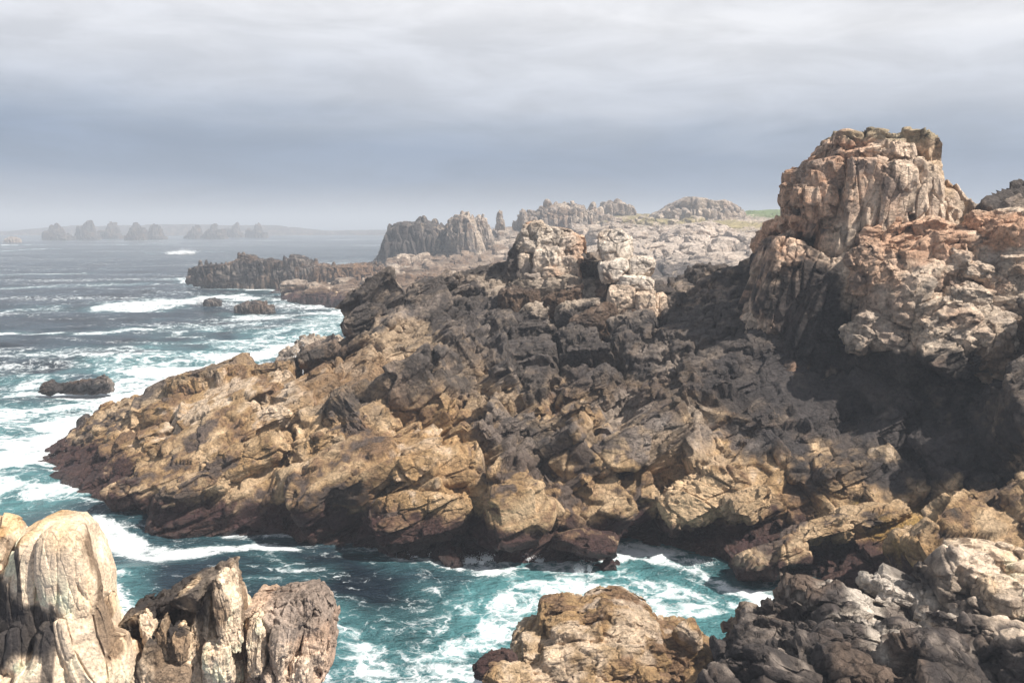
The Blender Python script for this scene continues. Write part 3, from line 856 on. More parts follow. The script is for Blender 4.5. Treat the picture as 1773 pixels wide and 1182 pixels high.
crag('rock_outcrop', 'broad pale and orange granite shoulder cut off by the right edge', [
    O([(1650, 470), (1690, 390), (1730, 368), (1790, 360), (1900, 372), (1900, 640), (1790, 660), (1712, 620), (1690, 560), (1640, 520)], 59.0, 3.4, 2.6, 51, lean=.12, n=2.6,
      base='pale', zones=[zone(1720, 600, 57, 90, 60, 6, C_BROWN, .7), zone(1700, 395, 58, 60, 30, 6, C_PINK * 1.1, .9)], style='round', blocks=dict(fr=FR_VERT, size=(2.9, 2.2, 2.3), seed=51, n=4.6, jit=15, inset=.15, mx=60, style='block', sc=1.8)),
] + outcrop_parts(7, [(1690, 1800, 375, 420, 58.5, 57.5, 11, 16, 30, .7, -5), (1660, 1790, 430, 540, 57, 55.5, 14, 18, 36, .9, 15), (1700, 1800, 540, 640, 55.5, 55, 9, 24, 40, 1.1, 20)], 'pale',
                  [zone(1740, 610, 56, 90, 50, 6, C_BROWN * .8, .8), zone(1710, 395, 58, 60, 30, 6, C_PINK * 1.15, .9)]))
crag('boulder', 'orange-topped boulder perched on the left shoulder of the tall tower', [B(1345, 392, 66, 22, 18, 1.1, (0, -12, 0), seed=60, base='pale', style='round', n=2.8, zones=[zone(1345, 392, 66, 40, 30, 4, C_PINK * 1.2, .9)])], 'boulder')
crag('boulder', 'rough brown boulder on the black cliff face left of the tall tower', [B(1322, 430, 68, 22, 28, 1.4, (0, 12, 0), seed=61, base='tower', n=3.5)], 'boulder')

# central knobs
ZK = [zone(882, 460, 79, 16, 45, 3, C_BLACK * 2, .85), zone(965, 425, 77, 45, 35, 4, C_WHITE, .5), zone(960, 510, 76, 70, 36, 5, C_GREY * .8, .8)]  # the black zone paints the knob's shaded left side
PK = dict(base='pale', zones=ZK, style='block')
crag('rock_pinnacle', 'pale granite knob of upright blocks crowning the middle of the headland', [
    O([(905, 405), (918, 388), (934, 384), (948, 396), (962, 398), (985, 400), (1008, 412), (1011, 450), (1015, 500), (980, 540), (890, 540), (868, 500), (884, 440)], 80, 3.6, 2.2, 71, n=3, lean=.1, blocks=dict(fr=FR_VERT, size=(1.3, 1.2, 2.0), seed=71, n=4.5, jit=8, inset=.2, mx=50), **PK),
    B(925, 400, 79, 18, 14, 1.0, (0, 8, 0), seed=72, base='tower'), ('block', B(942, 440, 77.2, 15, 44, 1.1, (0, 3, 0), seed=73, **PK)), ('block', B(952, 452, 76.2, 13, 24, 1.0, (0, -4, 0), seed=74, n=3, **PK)),
    ('block', B(905, 440, 78, 16, 48, 1.3, (0, 14, 0), seed=75, **PK)), ('block', B(990, 432, 78, 20, 24, 1.3, (0, 2, 0), seed=76, n=3, **PK)), ('block', B(968, 420, 78.5, 12, 16, 1.1, (0, 2, 0), seed=77, **PK)),
    ('block', B(972, 478, 76.5, 36, 20, 1.5, (0, -6, 0), seed=78, **PK)), ('block', B(930, 490, 76.5, 36, 20, 1.5, (0, -6, 0), seed=79, **PK)), ('block', B(1000, 500, 75.5, 24, 24, 1.5, (0, -6, 0), seed=80, **PK)),
    B(900, 530, 74.5, 34, 34, 1.6, (0, -6, 0), seed=86, base='dark', style='column'), B(980, 540, 73.5, 40, 34, 1.6, (0, -16, 0), seed=87, base='dark', style='column'),
])
CK = dict(base='pale', style='round')
CZ = [zone(1085, 465, 73.5, 75, 70, 6, C_WHITE * 1.15, .85)]
crag('boulder', 'hooded pale boulder on top of the boulder stack in the middle of the headland', [
    B(1064, 428, 74.5, 28, 32, 1.6, (0, -6, 0), seed=81, n=3.4, cuts=5, zones=CZ, **CK), ('hood', B(1080, 422, 74.2, 15, 26, 1.2, (0, -10, 0), seed=82, n=2.8, zones=CZ, **CK))], 'boulder')
crag('boulder', 'flat-topped left block of the split cream boulder under the hooded one', [B(1062, 468, 73.4, 25, 20, 1.6, (0, -10, 0), seed=83, n=5, cuts=2, zones=CZ, **CK)], 'boulder')
crag('boulder', 'rounded right block of the split cream boulder under the hooded one', [B(1107, 463, 73.4, 24, 19, 1.6, (0, 2, 0), seed=84, n=4.5, cuts=2, zones=CZ, **CK)], 'boulder')
crag('boulder', 'narrow cracked block between the split cream boulder and the lowest pair of the stack', [B(1098, 492, 72.8, 31, 15, 1.5, (0, 6, 0), seed=85, n=5, zones=CZ, **CK)], 'boulder')
crag('boulder', 'round brown left boulder at the foot of the stack', [B(1074, 520, 72.2, 23, 27, 1.6, (0, 5, 0), seed=88, n=4.5, base='tower', style='round')], 'boulder')
crag('boulder', 'square brown middle boulder at the foot of the stack', [B(1114, 527, 72, 20, 28, 1.6, (0, -2, 0), seed=89, n=5.5, base='tower', style='round')], 'boulder')
crag('boulder', 'tall narrow brown right boulder at the foot of the stack', [B(1142, 532, 72.4, 12, 27, 1.3, (0, -8, 0), seed=90, n=3.6, base='tower', style='round')], 'boulder')
crag('rock_outcrop', 'dark jointed rock under the boulder stack, between it and the pale crowning knob', [
    O([(1030, 470), (1050, 440), (1070, 440), (1100, 480), (1145, 520), (1150, 560), (1080, 600), (1010, 590), (1012, 520)], 79, 3.2, 2.4, 91, base='dark', blocks=dict(fr=FR_MAIN, size=(2.0, 1.4, 1.4), seed=91, n=5, inset=.2)),
    B(1030, 560, 71, 40, 34, 1.8, (0, -20, 0), seed=92, base='dark'), B(1085, 575, 70.5, 46, 34, 1.8, (0, -8, 0), seed=93, base='dark', style='column'), B(1046, 500, 73.5, 16, 40, 1.4, (0, 6, 0), seed=94, base='dark')])

# left: the long upright slab wall, the fin
ZW = [zone(385, 700, 70, 70, 24, 5, C_BLACK * 1.5, .9)]  # paints the shadow along the foot of the wall
crag('rock_wall', 'long upright brown slab wall with vertical cracks along the back of the left promontory', [
    O([(297, 668), (300, 655), (330, 645), (375, 638), (405, 628), (440, 636), (480, 634), (508, 622), (514, 640), (512, 670), (480, 700), (420, 725), (310, 735), (296, 715)], 71.2, 1.3, 1.3, 95,
      n=4, style='column', base='shore', zones=ZW, blocks=dict(fr=FR_VERT, size=(1.3, 1.0, 3.0), seed=95, n=5, inset=.2)),
    B(335, 672, 70.0, 36, 22, .9, (0, -8, 0), seed=96, style='column', n=5, zones=ZW), B(420, 655, 70.2, 26, 24, .9, (0, -8, 0), seed=97, style='column', zones=ZW),
    B(490, 650, 70.4, 20, 26, .9, (0, 4, 0), seed=98, style='column', n=3, zones=ZW), B(455, 665, 70.2, 24, 22, .8, (0, -5, 0), seed=99, style='column', zones=ZW)])
crag('rock_fin', 'leaning splintered fin of grey rock standing on the promontory slope below the notch', [
    O([(560, 745), (572, 700), (585, 680), (600, 672), (615, 690), (640, 720), (680, 730), (724, 765), (690, 790), (600, 800), (560, 780)], 60.5, 1.8, 1.2, 101, n=3, style='spiky', base='shore',
      zones=[zone(610, 690, 62, 40, 25, 3, C_BLACK * 1.6, .85)], blocks=dict(fr=frame(0, -55, 10), size=(2.4, 1.0, .7), seed=101, n=6, inset=.2)),
    B(660, 748, 58.8, 44, 8, .7, (0, 44, 0), seed=102, style='column', base='shore', n=6), B(640, 752, 58.4, 40, 7, .6, (0, 48, 0), seed=106, style='column', base='shore', n=6), B(618, 755, 58.2, 40, 9, .6, (0, 60, 0), seed=107, style='column', base='shore', n=6)])
crag('rock_outcrop', 'hazy grey jagged outcrop behind the notch at the back of the promontory', [
    O([(495, 612), (515, 600), (530, 585), (548, 588), (560, 594), (585, 586), (600, 600), (600, 660), (545, 670), (500, 640)], 84, 3, 1.6, 104, style='spiky', base='far', blocks=dict(fr=FR_VERT, size=(1.4, 1.2, 2.0), seed=104, n=5, inset=.2))])


# ------------------------------------------------------------------ foreground rocks near the camera
NK = dict(mat=M_NEAR)
ZF = [zone(14, 1060, 18.6, 45, 60, 4, C_BLACK * 1.3, .97), zone(60, 1085, 18, 40, 34, 4, C_BLACK * 1.6, .95), zone(48, 990, 18.4, 6, 70, 4, C_BLACK * 1.5, .95), zone(92, 1120, 17.8, 8, 70, 4, C_BLACK * 1.6, .85), zone(30, 900, 19, 60, 20, 3, np.array([.5, .3, .12]), .6)]  # black zones: thin stain lines, and the shade of the clefts painted in
FK = dict(base='cream', style='smooth', zones=ZF, sc=1.1)
crag('foreground_rock', 'huge smooth cream granite rock with vertical clefts painted dark, filling the bottom left corner', [
    O([(45, 935), (60, 905), (90, 889), (130, 893), (150, 912), (162, 950), (176, 995), (182, 1050), (200, 1110), (235, 1160), (240, 1300), (0, 1320), (-40, 1100), (10, 1000)], 19.5, 1.5, 1.1, 111, n=2.6, **{k: v for k, v in FK.items() if k != 'sc'}),
    ('lobe', B(-6, 985, 19.0, 36, 96, .8, (0, 8, 0), seed=112, n=3, cuts=3, **FK)), ('lobe', B(60, 990, 18.45, 27, 78, .5, (0, 7, 0), seed=114, n=3.2, cuts=2, **FK)),
    ('lobe', B(122, 1000, 18.25, 50, 104, .45, (0, -3, 0), seed=115, n=3, cuts=3, **FK)), ('lobe', B(152, 1115, 18.1, 44, 92, .45, (0, -10, 0), seed=116, n=3, cuts=3, **FK)),
    ('lobe', B(95, 1150, 18.0, 40, 84, .45, (0, 5, 0), seed=117, n=3, cuts=3, **FK)), ('lobe', B(183, 1045, 18.9, 14, 29, .35, (0, -4, 0), seed=118, n=2.8, cuts=2, **FK)),
    ('lobe', B(198, 1130, 18.4, 26, 64, .4, (0, -10, 0), seed=119, n=3, cuts=2, **FK)), ('lobe', B(40, 1115, 18.15, 24, 50, .35, (0, 6, 0), seed=120, n=3, **FK)),
    ('lobe', B(8, 1130, 18.2, 24, 66, .4, (0, 3, 0), seed=121, n=3, **FK)), ('lobe', B(62, 1175, 17.8, 32, 44, .35, (0, -5, 0), seed=122, n=3, **FK)),
    ('lobe', B(222, 1150, 18.8, 18, 50, .35, (0, -8, 0), seed=123, n=3, **FK)), ('lobe', B(20, 1205, 17.8, 30, 50, .4, seed=125, **FK))], mat=M_SMOOTH)
ZG = [zone(305, 1050, 19.5, 75, 65, 6, C_BLACK * 1.3, .95), zone(235, 1130, 19.5, 45, 110, 6, C_BLACK * 1.3, .95), zone(360, 1010, 19.5, 30, 50, 6, C_BLACK * 1.5, .8)]  # paints the fin's left side dark, as turned from the sun
GK = dict(base='cream', style='column', zones=ZG)
crag('foreground_rock', 'sharp granite fin with a cream right edge and shade painted on its left side, second rock from the bottom left', [
    O([(222, 1075), (240, 1052), (290, 1032), (340, 1005), (380, 985), (402, 979), (410, 1000), (420, 1050), (424, 1110), (425, 1320), (225, 1320), (218, 1150)], 20, .9, 1.0, 131, n=4, blocks=dict(fr=FR_VERT, size=(.5, .5, 1.7), seed=131, n=4, jit=4, inset=.35, mx=90), **GK),
    ('edge_slab', B(398, 1060, 19.0, 17, 78, .4, (0, -4, 0), seed=132, base='cream', style='column', n=4)), B(262, 1090, 19.1, 12, 40, .3, (0, -3, 0), seed=133, base='cream', style='column'),
    B(285, 1100, 19.0, 11, 36, .3, (0, 2, 0), seed=134, base='cream', style='column'), B(318, 1115, 18.9, 14, 38, .3, (0, 6, 0), seed=135, base='cream', style='column'),
    ('splinter', B(352, 1080, 19.1, 14, 60, .35, (0, 8, 0), seed=136, **GK)), B(300, 1170, 18.8, 40, 30, .4, seed=137, base='cream', style='round'), B(380, 1150, 18.9, 24, 50, .4, seed=138, base='cream', style='column')], **NK)
HK = dict(base='tower', style='column', zones=[zone(520, 1040, 20.5, 50, 30, 3, C_GREY, .6)])
crag('foreground_rock', 'brown blunt-headed rock with a flat tilted top, third from the bottom left', [
    O([(424, 1060), (440, 1040), (480, 1030), (510, 1020), (548, 1017), (556, 1030), (568, 1055), (572, 1070), (576, 1110), (566, 1150), (545, 1182), (540, 1320), (420, 1320)], 20.6, .9, .9, 141, n=3.2, blocks=dict(fr=frame(0, 12, 8), size=(.9, .7, .9), seed=141, n=4, jit=7, inset=.3, mx=80), **HK),
    ('slab', B(500, 1055, 19.8, 52, 20, .5, (0, -14, 0), seed=142, n=4, **HK)), B(445, 1110, 19.5, 18, 60, .35, (0, 3, 0), seed=143, base='cream', style='column'),
    ('slab', B(490, 1120, 19.5, 26, 60, .4, (0, 12, 0), seed=144, n=4, **HK)), ('slab', B(545, 1110, 19.9, 22, 44, .4, (0, 8, 0), seed=145, **HK)), ('slab', B(520, 1170, 19.5, 22, 40, .4, seed=146, **HK))], **NK)

ZC = []
MK = dict(base='shore', style='block', tide=0)
crag('foreground_rock', 'low tan outcrop of squared blocks rising from the foaming water at bottom centre', [
    O([(888, 1120), (905, 1105), (935, 1095), (940, 1060), (975, 1052), (1010, 1055), (1045, 1040), (1085, 1046), (1130, 1070), (1142, 1095), (1200, 1100), (1240, 1130), (1260, 1300), (900, 1300)], 36, 2.6, 1.5, 151, n=3.4, lean=.05, blocks=dict(fr=frame(5, 6, 10), size=(1.5, 1.1, .85), seed=151, n=5, inset=.2, mx=60), **MK),
    ('block', B(968, 1076, 37, 32, 18, 1.0, (0, -6, 0), seed=152, n=5, **MK)), ('block', B(1060, 1069, 36.5, 36, 20, .9, (0, -4, 0), seed=153, n=4, **MK)), ('block', B(1105, 1089, 36, 34, 18, .9, (0, 14, 0), seed=154, **MK)),
    ('block', B(1000, 1109, 35, 40, 18, .9, (0, -10, 0), seed=155, n=5, **MK)), ('block', B(925, 1139, 34.5, 30, 34, 1.0, (0, 3, 0), seed=156, n=4.5, **MK)), ('block', B(980, 1154, 33.8, 30, 30, 1.0, seed=157, n=5, **MK)),
    ('block', B(1050, 1144, 34, 50, 26, 1.2, (0, -12, 0), seed=158, n=5, **MK)), ('block', B(1120, 1124, 34.5, 26, 26, 1.0, seed=159, n=5, **MK)), ('block', B(1030, 1184, 33, 50, 26, 1, seed=160, n=5, **MK)),
    ('block', B(1120, 1174, 33.2, 50, 24, 1, (0, -6, 0), seed=161, n=5, **MK)), ('block', B(930, 1194, 33, 40, 30, 1, seed=162, n=4, **MK))])
crag('boulder', 'smooth brown boulder wedged between the tan outcrop and the dark rocks at bottom right', [B(1190, 1100, 34.5, 26, 30, .6, (0, -14, 0), seed=163, n=3, base='shore', style='round')], 'boulder')
crag('weedy_rock', 'small purple-brown weedy rock awash at the left foot of the tan outcrop', [
    B(858, 1150, 33.5, 38, 16, .8, (0, -10, 0), seed=164, n=3, base='shore', tide=3.0, style='block'), B(880, 1172, 32.5, 44, 16, .8, (0, 0, 0), seed=165, n=3, base='shore', tide=0)], 'rock')

ZR = [zone(1725, 985, 33, 130, 50, 5, C_WHITE * (1.2, 1.1, 1.0), .93), zone(1490, 1015, 34.5, 120, 26, 3, C_WHITE * 1.1, .8)]
RK = dict(base='umber', style='block', zones=ZR)
def br_rock(mb):
    cols = [1262, 1310, 1370, 1450, 1540, 1640, 1740, 1850, 2000]
    top = [(1105, 33), (1082, 34), (1066, 35), (1060, 35), (1058, 35), (1050, 35), (1044, 34), (1035, 33), (1025, 33)]
    c = []
    for px, (py, d) in zip(cols, top):
        r = PT(px, py, d)
        a0 = PT(px, 1420, 24); a1 = PT(px, 1250, 26); a2 = PT(px, 1160, 28.5); a3 = PT(px, (1160 + py) / 2, (28.5 + d) / 2 + .4)
        b1 = r + (0, 1.5, -1.5); b2 = r + (0, 4, -r[2] - 2)
        c.append([a0, a1, a2, a3, r, b1, b2])
    ed = [np.array([1225 * 0 + PT(1262, 1182, q[1])[0], q[1], max(q[2] - 3, -2)]) for q in c[0]]
    sheet(mb, [ed] + c, 500, 280, 1.7, 172, frame(14, -24, 20), base='umber', zones=ZR, tide=0, upx=[1235] + cols,
          blocks=[dict(where=lambda S, N: S[:, 0] / S[:, 1] * F + CX > 1490, fr=frame(14, -24, 30), size=(3.8, 1.5, 1.2), seed=172, n=5, inset=.62, mx=70, jit=6, sc=2.4), dict(where=lambda S, N: (S[:, 0] / S[:, 1] * F + CX < 1480) & (S[:, 0] / S[:, 1] * F + CX > 1310), fr=frame(14, -24, 30), size=(1.5, 1.0, .8), seed=174, n=5, inset=.45, mx=44, jit=8, sc=1.6), dict(fr=frame(14, -24, 30), size=(1.1, .7, .5), seed=173, n=4, inset=.2, mx=22, jit=12, drop=.75, levels=1)])
crag('foreground_rock', 'wide dark ridged rock mass with salt-whitened knobs filling the bottom right corner', [br_rock] +
     [B(px + 12, py + 12, d, w, h, dm, (rs_, ry, 0), seed=sd_, n=n_, **RK) for (px, py, d, w, h, dm, rs_, ry, sd_, n_) in [
         (1300, 1120, 31, 46, 46, 1.1, 0, 10, 181, 2.8), (1350, 1090, 32, 60, 22, 1.0, -20, 26, 182, 3.5), (1420, 1110, 31, 70, 20, 1.0, -20, 28, 183, 4),
         (1500, 1090, 31.5, 80, 20, 1.0, -20, 24, 184, 4), (1580, 1110, 30.5, 80, 20, 1.0, -20, 26, 185, 4), (1660, 1080, 31, 80, 22, 1.0, -20, 20, 186, 4), (1740, 1120, 29.5, 70, 26, 1.0, -20, 18, 187, 4),
         (1330, 1160, 29.5, 60, 24, .9, -15, 30, 188, 4), (1470, 1160, 29, 80, 22, .9, -20, 26, 189, 4), (1600, 1165, 28.5, 80, 22, .9, -20, 30, 190, 4),
         (1500, 1005, 35.5, 26, 16, .9, 0, 40, 191, 3), (1445, 1020, 35, 26, 18, .9, 0, 50, 192, 3), (1555, 1015, 34.5, 50, 16, 1.0, 0, 16, 193, 3), (1390, 1030, 35, 24, 14, .8, 0, 10, 194, 3),
         (1280, 1060, 34, 16, 12, .6, 0, 10, 195, 3), (1640, 1000, 34.5, 40, 24, 1.1, 0, 10, 196, 3), (1600, 985, 35, 26, 12, .9, 0, 20, 197, 3)]])
WK = dict(base='cream', style='round', n=2.8, zones=[zone(1660, 1010, 33, 60, 20, 4, C_GREY, .5)])
crag('boulder', 'long white-crusted boulder ridge topmost of the bottom right rocks', [
    B(1700, 960, 35, 62, 20, 1.2, (0, 6, 0), seed=200, **WK), B(1760, 975, 34.5, 50, 26, 1.2, (0, 12, 0), seed=201, **WK)], 'boulder')
crag('boulder', 'round grey boulder at the right edge of the picture above the dark ridged rocks', [
    B(1735, 1035, 32, 40, 36, 1.0, (0, 4, 0), seed=202, **WK), B(1775, 1030, 32.3, 30, 40, 1.0, (0, 4, 0), seed=203, **WK)], 'boulder')
crag('boulder', 'white-topped dark boulder just left of the long white-crusted ridge', [
    B(1660, 975, 34.8, 36, 16, .9, (0, 12, 0), seed=204, base='dark', style='round', n=3, zones=[zone(1665, 962, 34.8, 40, 12, 3, C_WHITE, .9)])], 'boulder')

# ------------------------------------------------------------------ the coast behind
FCOL = [
    (498, [(522, 235), (517, 243), (513, 250), (508, 262), (505, 270)]),
    (600, [(527, 222), (520, 235), (513, 248), (506, 260), (502, 270)]),
    (700, [(530, 205), (510, 236), (488, 275), (470, 325), (455, 350)]),
    (800, [(560, 160), (510, 225), (470, 300), (440, 380), (408, 450)]),
    (900, [(560, 150), (515, 200), (470, 290), (430, 380), (392, 470)]),
    (1000, [(560, 145), (520, 180), (470, 260), (428, 340), (380, 480)]),
    (1110, [(562, 140), (515, 185), (462, 255), (405, 370), (372, 500)]),
    (1200, [(560, 140), (510, 180), (458, 240), (402, 350), (371, 510)]),
    (1300, [(560, 135), (510, 170), (462, 225), (412, 310), (366, 560)]),
    (1420, [(560, 130), (510, 165), (462, 220), (412, 310), (362, 640)]),
    (1700, [(560, 125), (510, 150), (450, 200), (380, 320), (354, 640)]),
    (2300, [(560, 120), (500, 150), (440, 200), (370, 320), (350, 640)]),
]
fc = []
for px, ks in FCOL:
    row = [PT(px, py, d) for py, d in ks]
    f = row[0].copy(); f[1] -= 12; f[2] = -4
    r = row[-1]
    b1 = r.copy(); b1[1] += 60; b1[2] = r[2] * .9 - 1; b1[0] *= b1[1] / r[1]
    b2 = r.copy(); b2[1] += 260 if r[2] > 10 else 70; b2[2] = -4; b2[0] *= b2[1] / r[1]
    fc.append([f] + row + [b1, b2])
C_FP = np.array([.50, .42, .36]); C_GRASS = np.array([.11, .17, .035]); C_STRAW = np.array([.33, .27, .13])
fz = [zone(1200, 425, 300, 170, 34, 110, C_FP, .8), zone(1230, 480, 215, 150, 22, 34, C_BLACK * 2.2, .85), zone(1210, 520, 170, 130, 20, 25, C_BROWN, .7), zone(700, 500, 250, 170, 24, 50, C_BROWN * .7, .85), zone(560, 510, 245, 90, 14, 30, C_BROWN * .6, .85), zone(800, 450, 350, 90, 30, 60, C_BROWN * .8, .6),
      zone(1290, 398, 375, 62, 32, 50, C_STRAW, .97), zone(1310, 368, 570, 90, 26, 90, C_GRASS, .9), zone(1120, 378, 500, 70, 20, 40, C_STRAW * .8, .8), zone(1120, 385, 480, 90, 8, 60, C_STRAW * .9, .9), zone(1760, 360, 600, 230, 9, 200, C_STRAW * .8, .95)]
mb = MB()
sheet(mb, fc, 600, 400, 9.0, 211, frame(8, 2, 6), base='far', zones=fz, tide=.8, upx=[c[0] for c in FCOL], det=.8, blocks=[dict(where=lambda S, N: (S[:, 1] < 430) & ~((S[:, 0] / S[:, 1] * F + CX > 1238) & (S[:, 1] > 325)) & (noise(S, 40.0, 2.2) > .05) & (S[:, 2] > 8), fr=FR_VERT, size=(5, 5, 6), seed=213, n=4, inset=.1, mx=22, res=2.4, levels=1, jit=12, drop=.3), dict(where=lambda S, N: (S[:, 1] < 430) & ~((S[:, 0] / S[:, 1] * F + CX > 1238) & (S[:, 1] > 325)) & (S[:, 2] > -1) & (S[:, 0] / S[:, 1] < .45), fr=frame(8, 3, 12), size=(9, 6.5, 3.2), seed=211, n=5, inset=.4, jit=8, mx=22, res=2.4, levels=1),
    dict(where=lambda S, N: (S[:, 1] < 330) & (S[:, 2] > -1) & (S[:, 0] / S[:, 1] < .45) & (noise(S, 25.0, 1.3) > 0), fr=frame(8, 3, 12), size=(4, 3, 1.5), seed=212, n=5, inset=.3, mx=14, res=2.4, levels=1)])
tag(mb.build('far_coast', M_FAR), 'hazy rocky shore and pale stepped terraces behind the headland, grass along the top', None, None, 'structure')


def far(name, label, pts, y, thick, sc, seed, extra=(), cat='rock', group=None, base='far', zones=(), tide=0, style='spiky', res=1.6, spires=0):
    mb = MB()
    outline(mb, pts, y, thick, sc, seed, n=2.6, base=base, zones=zones, tide=tide, style=style, res=res, det=.7,
            blocks=dict(fr=FR_VERT if style == 'spiky' else frame(8, 4, 10), size=np.array((.30, .30, .8) if style == 'spiky' else (.7, .5, .4)) * sc, seed=seed, n=3.4, jit=12, inset=.2, mx=20, levels=1))
    rs = np.random.RandomState(seed)
    if spires:
        W = sorted([p for p in pts if p[1] < np.mean([q[1] for q in pts])]) or sorted(pts)
        wx = [p[0] for p in W]; wy = [p[1] for p in W]; bot = max(p[1] for p in pts)
        for i in range(spires):
            px = rs.uniform(wx[0], wx[-1]); t = np.interp(px, wx, wy)
            dn = rs.rand() ** 1.5 * (bot - t) * .5
            hh = sc * rs.uniform(.5, 1.1) * (1.7 if y > 1000 else 1.0)
            c = PT(px, t + dn, y - thick * (.15 + .8 * min(1, dn / max(bot - t, 1) * 1.6)) * rs.uniform(.5, 1))
            c[2] -= hh * .55
            lump(mb, c, (hh * rs.uniform(.14, .30), hh * rs.uniform(.14, .3), hh), (rs.uniform(-8, 8), rs.uniform(-10, 14), rs.uniform(0, 90)), n=2.1, seed=seed * 31 + i, cuts=4, sc=hh * .5, base=base, zones=zones, style='column', levels=1, res=1.8)
    return tag(mb.build(name, M_FAR), label, cat, group)


def spike_row(x0, x1, ytop, ybase, n, seed, jag=8, env=None):
    """a jagged silhouette between x0 and x1"""
    rs = np.random.RandomState(seed); pts = []
    for i in range(n + 1):
        t = i / n
        e = env(t) if env else math.sin(math.pi * min(max(t, .06), .94)) ** .5
        y = ybase - (ybase - ytop) * e
        pts.append((x0 + (x1 - x0) * t, y + (rs.uniform(-jag, jag * .3) if i % 2 else rs.uniform(0, jag))))
    return pts + [(x1, ybase + 6), ((x0 + x1) / 2, ybase + 8), (x0, ybase + 6)]


far('rock_cliff', 'dark hazy blocky cliff with a serrated top, nearest the open sea beyond the headland',
    [(648, 470), (662, 440), (672, 408), (684, 396), (700, 390), (716, 393), (735, 388), (760, 396), (776, 405), (790, 450), (780, 478), (700, 484)], 380, 16, 9, 221, spires=46, zones=[zone(705, 435, 370, 90, 70, 30, C_BLACK * 2.0, .9)])
far('rock_cliff', 'pale ridged hazy crag just right of the dark serrated cliff',
    [(770, 470), (774, 420), (782, 385), (790, 374), (800, 372), (812, 378), (822, 398), (836, 440), (850, 470), (800, 480)], 372, 14, 8, 222, spires=22, zones=[zone(775, 450, 365, 50, 60, 30, C_BLACK * 2.6, .75)])
far('rock_pinnacle', 'blunt dark tooth rising behind the pale ridged crag', [(818, 425), (822, 385), (830, 375), (842, 380), (848, 400), (856, 430), (836, 440)], 395, 7, 5, 223, spires=6)
far('rock_pinnacle', 'lone thin needle of rock on the hazy skyline left of the spiky ridge', [(857, 398), (860, 380), (864, 362), (868, 366), (872, 384), (874, 398), (865, 402)], 420, 2.4, 2.4, 224)
far('rock_ridge', 'long comb of grey upright rock teeth on the skyline behind the crowning knob', spike_row(893, 1092, 358, 412, 26, 225, 7, lambda t: (.55 + .45 * math.sin(math.pi * min(t * 1.2, 1)))), 440, 14, 9, 225, spires=60)
far('rock_pinnacle', 'stubby rock finger standing at the top of the toothed ridge', [(985, 368), (987, 352), (991, 348), (996, 352), (999, 368), (992, 374)], 436, 3, 3, 226)
far('rock_pinnacle', 'short rock tooth at the left end of the toothed ridge', [(898, 392), (900, 368), (905, 362), (911, 366), (914, 392), (905, 398)], 430, 3.2, 3, 227)
far('rock_outcrop', 'low bumpy outcrop on the skyline between the toothed ridge and the domed hill', spike_row(1025, 1098, 352, 374, 12, 228, 4), 500, 12, 7, 228, spires=14)
far('rock_outcrop', 'domed grey rock hill on the skyline just left of the grass', [(1118, 386), (1130, 372), (1150, 362), (1170, 350), (1188, 343), (1210, 346), (1222, 352), (1240, 348), (1258, 352), (1275, 362), (1282, 372), (1270, 390), (1190, 396)], 470, 22, 9, 229, style='block')
far('rock_outcrop', 'pale stepped outcrop in front of the domed hill above the terraces', [(1120, 440), (1150, 405), (1180, 390), (1230, 385), (1262, 396), (1285, 430), (1290, 458), (1200, 462), (1130, 455)], 330, 14, 7, 230, style='block', zones=[zone(1200, 420, 330, 90, 40, 40, C_FP * 1.1, .8)])
far('rock_outcrop', 'pale rubble slope behind the boulder stack', [(1000, 440), (1020, 400), (1060, 388), (1110, 396), (1130, 430), (1120, 470), (1030, 480)], 340, 14, 7, 231, style='block', zones=[zone(1080, 430, 330, 90, 40, 40, C_FP, .7)])
ZDF = [zone(620, 480, 285, 90, 24, 30, C_BROWN * 1.2, .8)]
far('reef', 'long dark jagged reef standing in the sea left of the hazy cliffs', [(328, 488), (330, 468), (345, 460), (390, 458), (412, 456), (418, 444), (436, 446), (450, 452), (475, 450), (490, 454), (508, 446), (530, 448), (545, 460), (600, 462),
    (640, 460), (665, 462), (668, 492), (600, 500), (500, 502), (400, 500)], 285, 8, 5, 232, cat='reef', zones=ZDF, base='dark', spires=50)
far('rock', 'small dark shelf of rock at the landward end of the reef', spike_row(505, 660, 500, 524, 20, 233, 3, lambda t: .4 + .6 * t), 232, 5, 3.5, 233, base='shore', tide=1.2)
far('rock', 'larger low rock awash in foam in front of the reef', spike_row(408, 475, 521, 537, 14, 234, 3), 210, 2.4, 1.8, 234, base='dark')
far('rock', 'tiny low rock awash left of the larger one in front of the reef', spike_row(354, 383, 516, 525, 8, 235, 2), 222, 1.6, 1.3, 235, base='dark')
crag('rock', 'low dark rock in the surf off the left promontory, its right and longer part', [O(spike_row(105, 195, 651, 672, 18, 236, 4, lambda t: .35 + .65 * t * (t < .9)), 107, 1.0, .8, 236, base='dark', style='spiky', res=1.3, blocks=dict(fr=FR_MAIN, size=(1.2, .8, .6), seed=236, n=4, jit=14, inset=.1, mx=16, levels=1))], 'rock')
crag('rock', 'stubby dark rock at the left end of the surf-washed pair off the promontory', [O([(70, 678), (76, 662), (88, 658), (102, 664), (108, 676), (90, 684)], 105.5, 1.0, .9, 237, base='dark', res=1.3)], 'rock')
crag('rock', 'low black rock in white water at the very tip of the promontory', [O(spike_row(28, 92, 786, 815, 10, 238, 3), 76, 1.0, .8, 238, base='dark', res=1.4)], 'rock')
crag('rock', 'small dark rock in foam above the promontory tip, upper of two', [O(spike_row(163, 194, 706, 722, 8, 239, 2), 88, .9, .7, 239, base='dark', res=1.4)], 'rock')
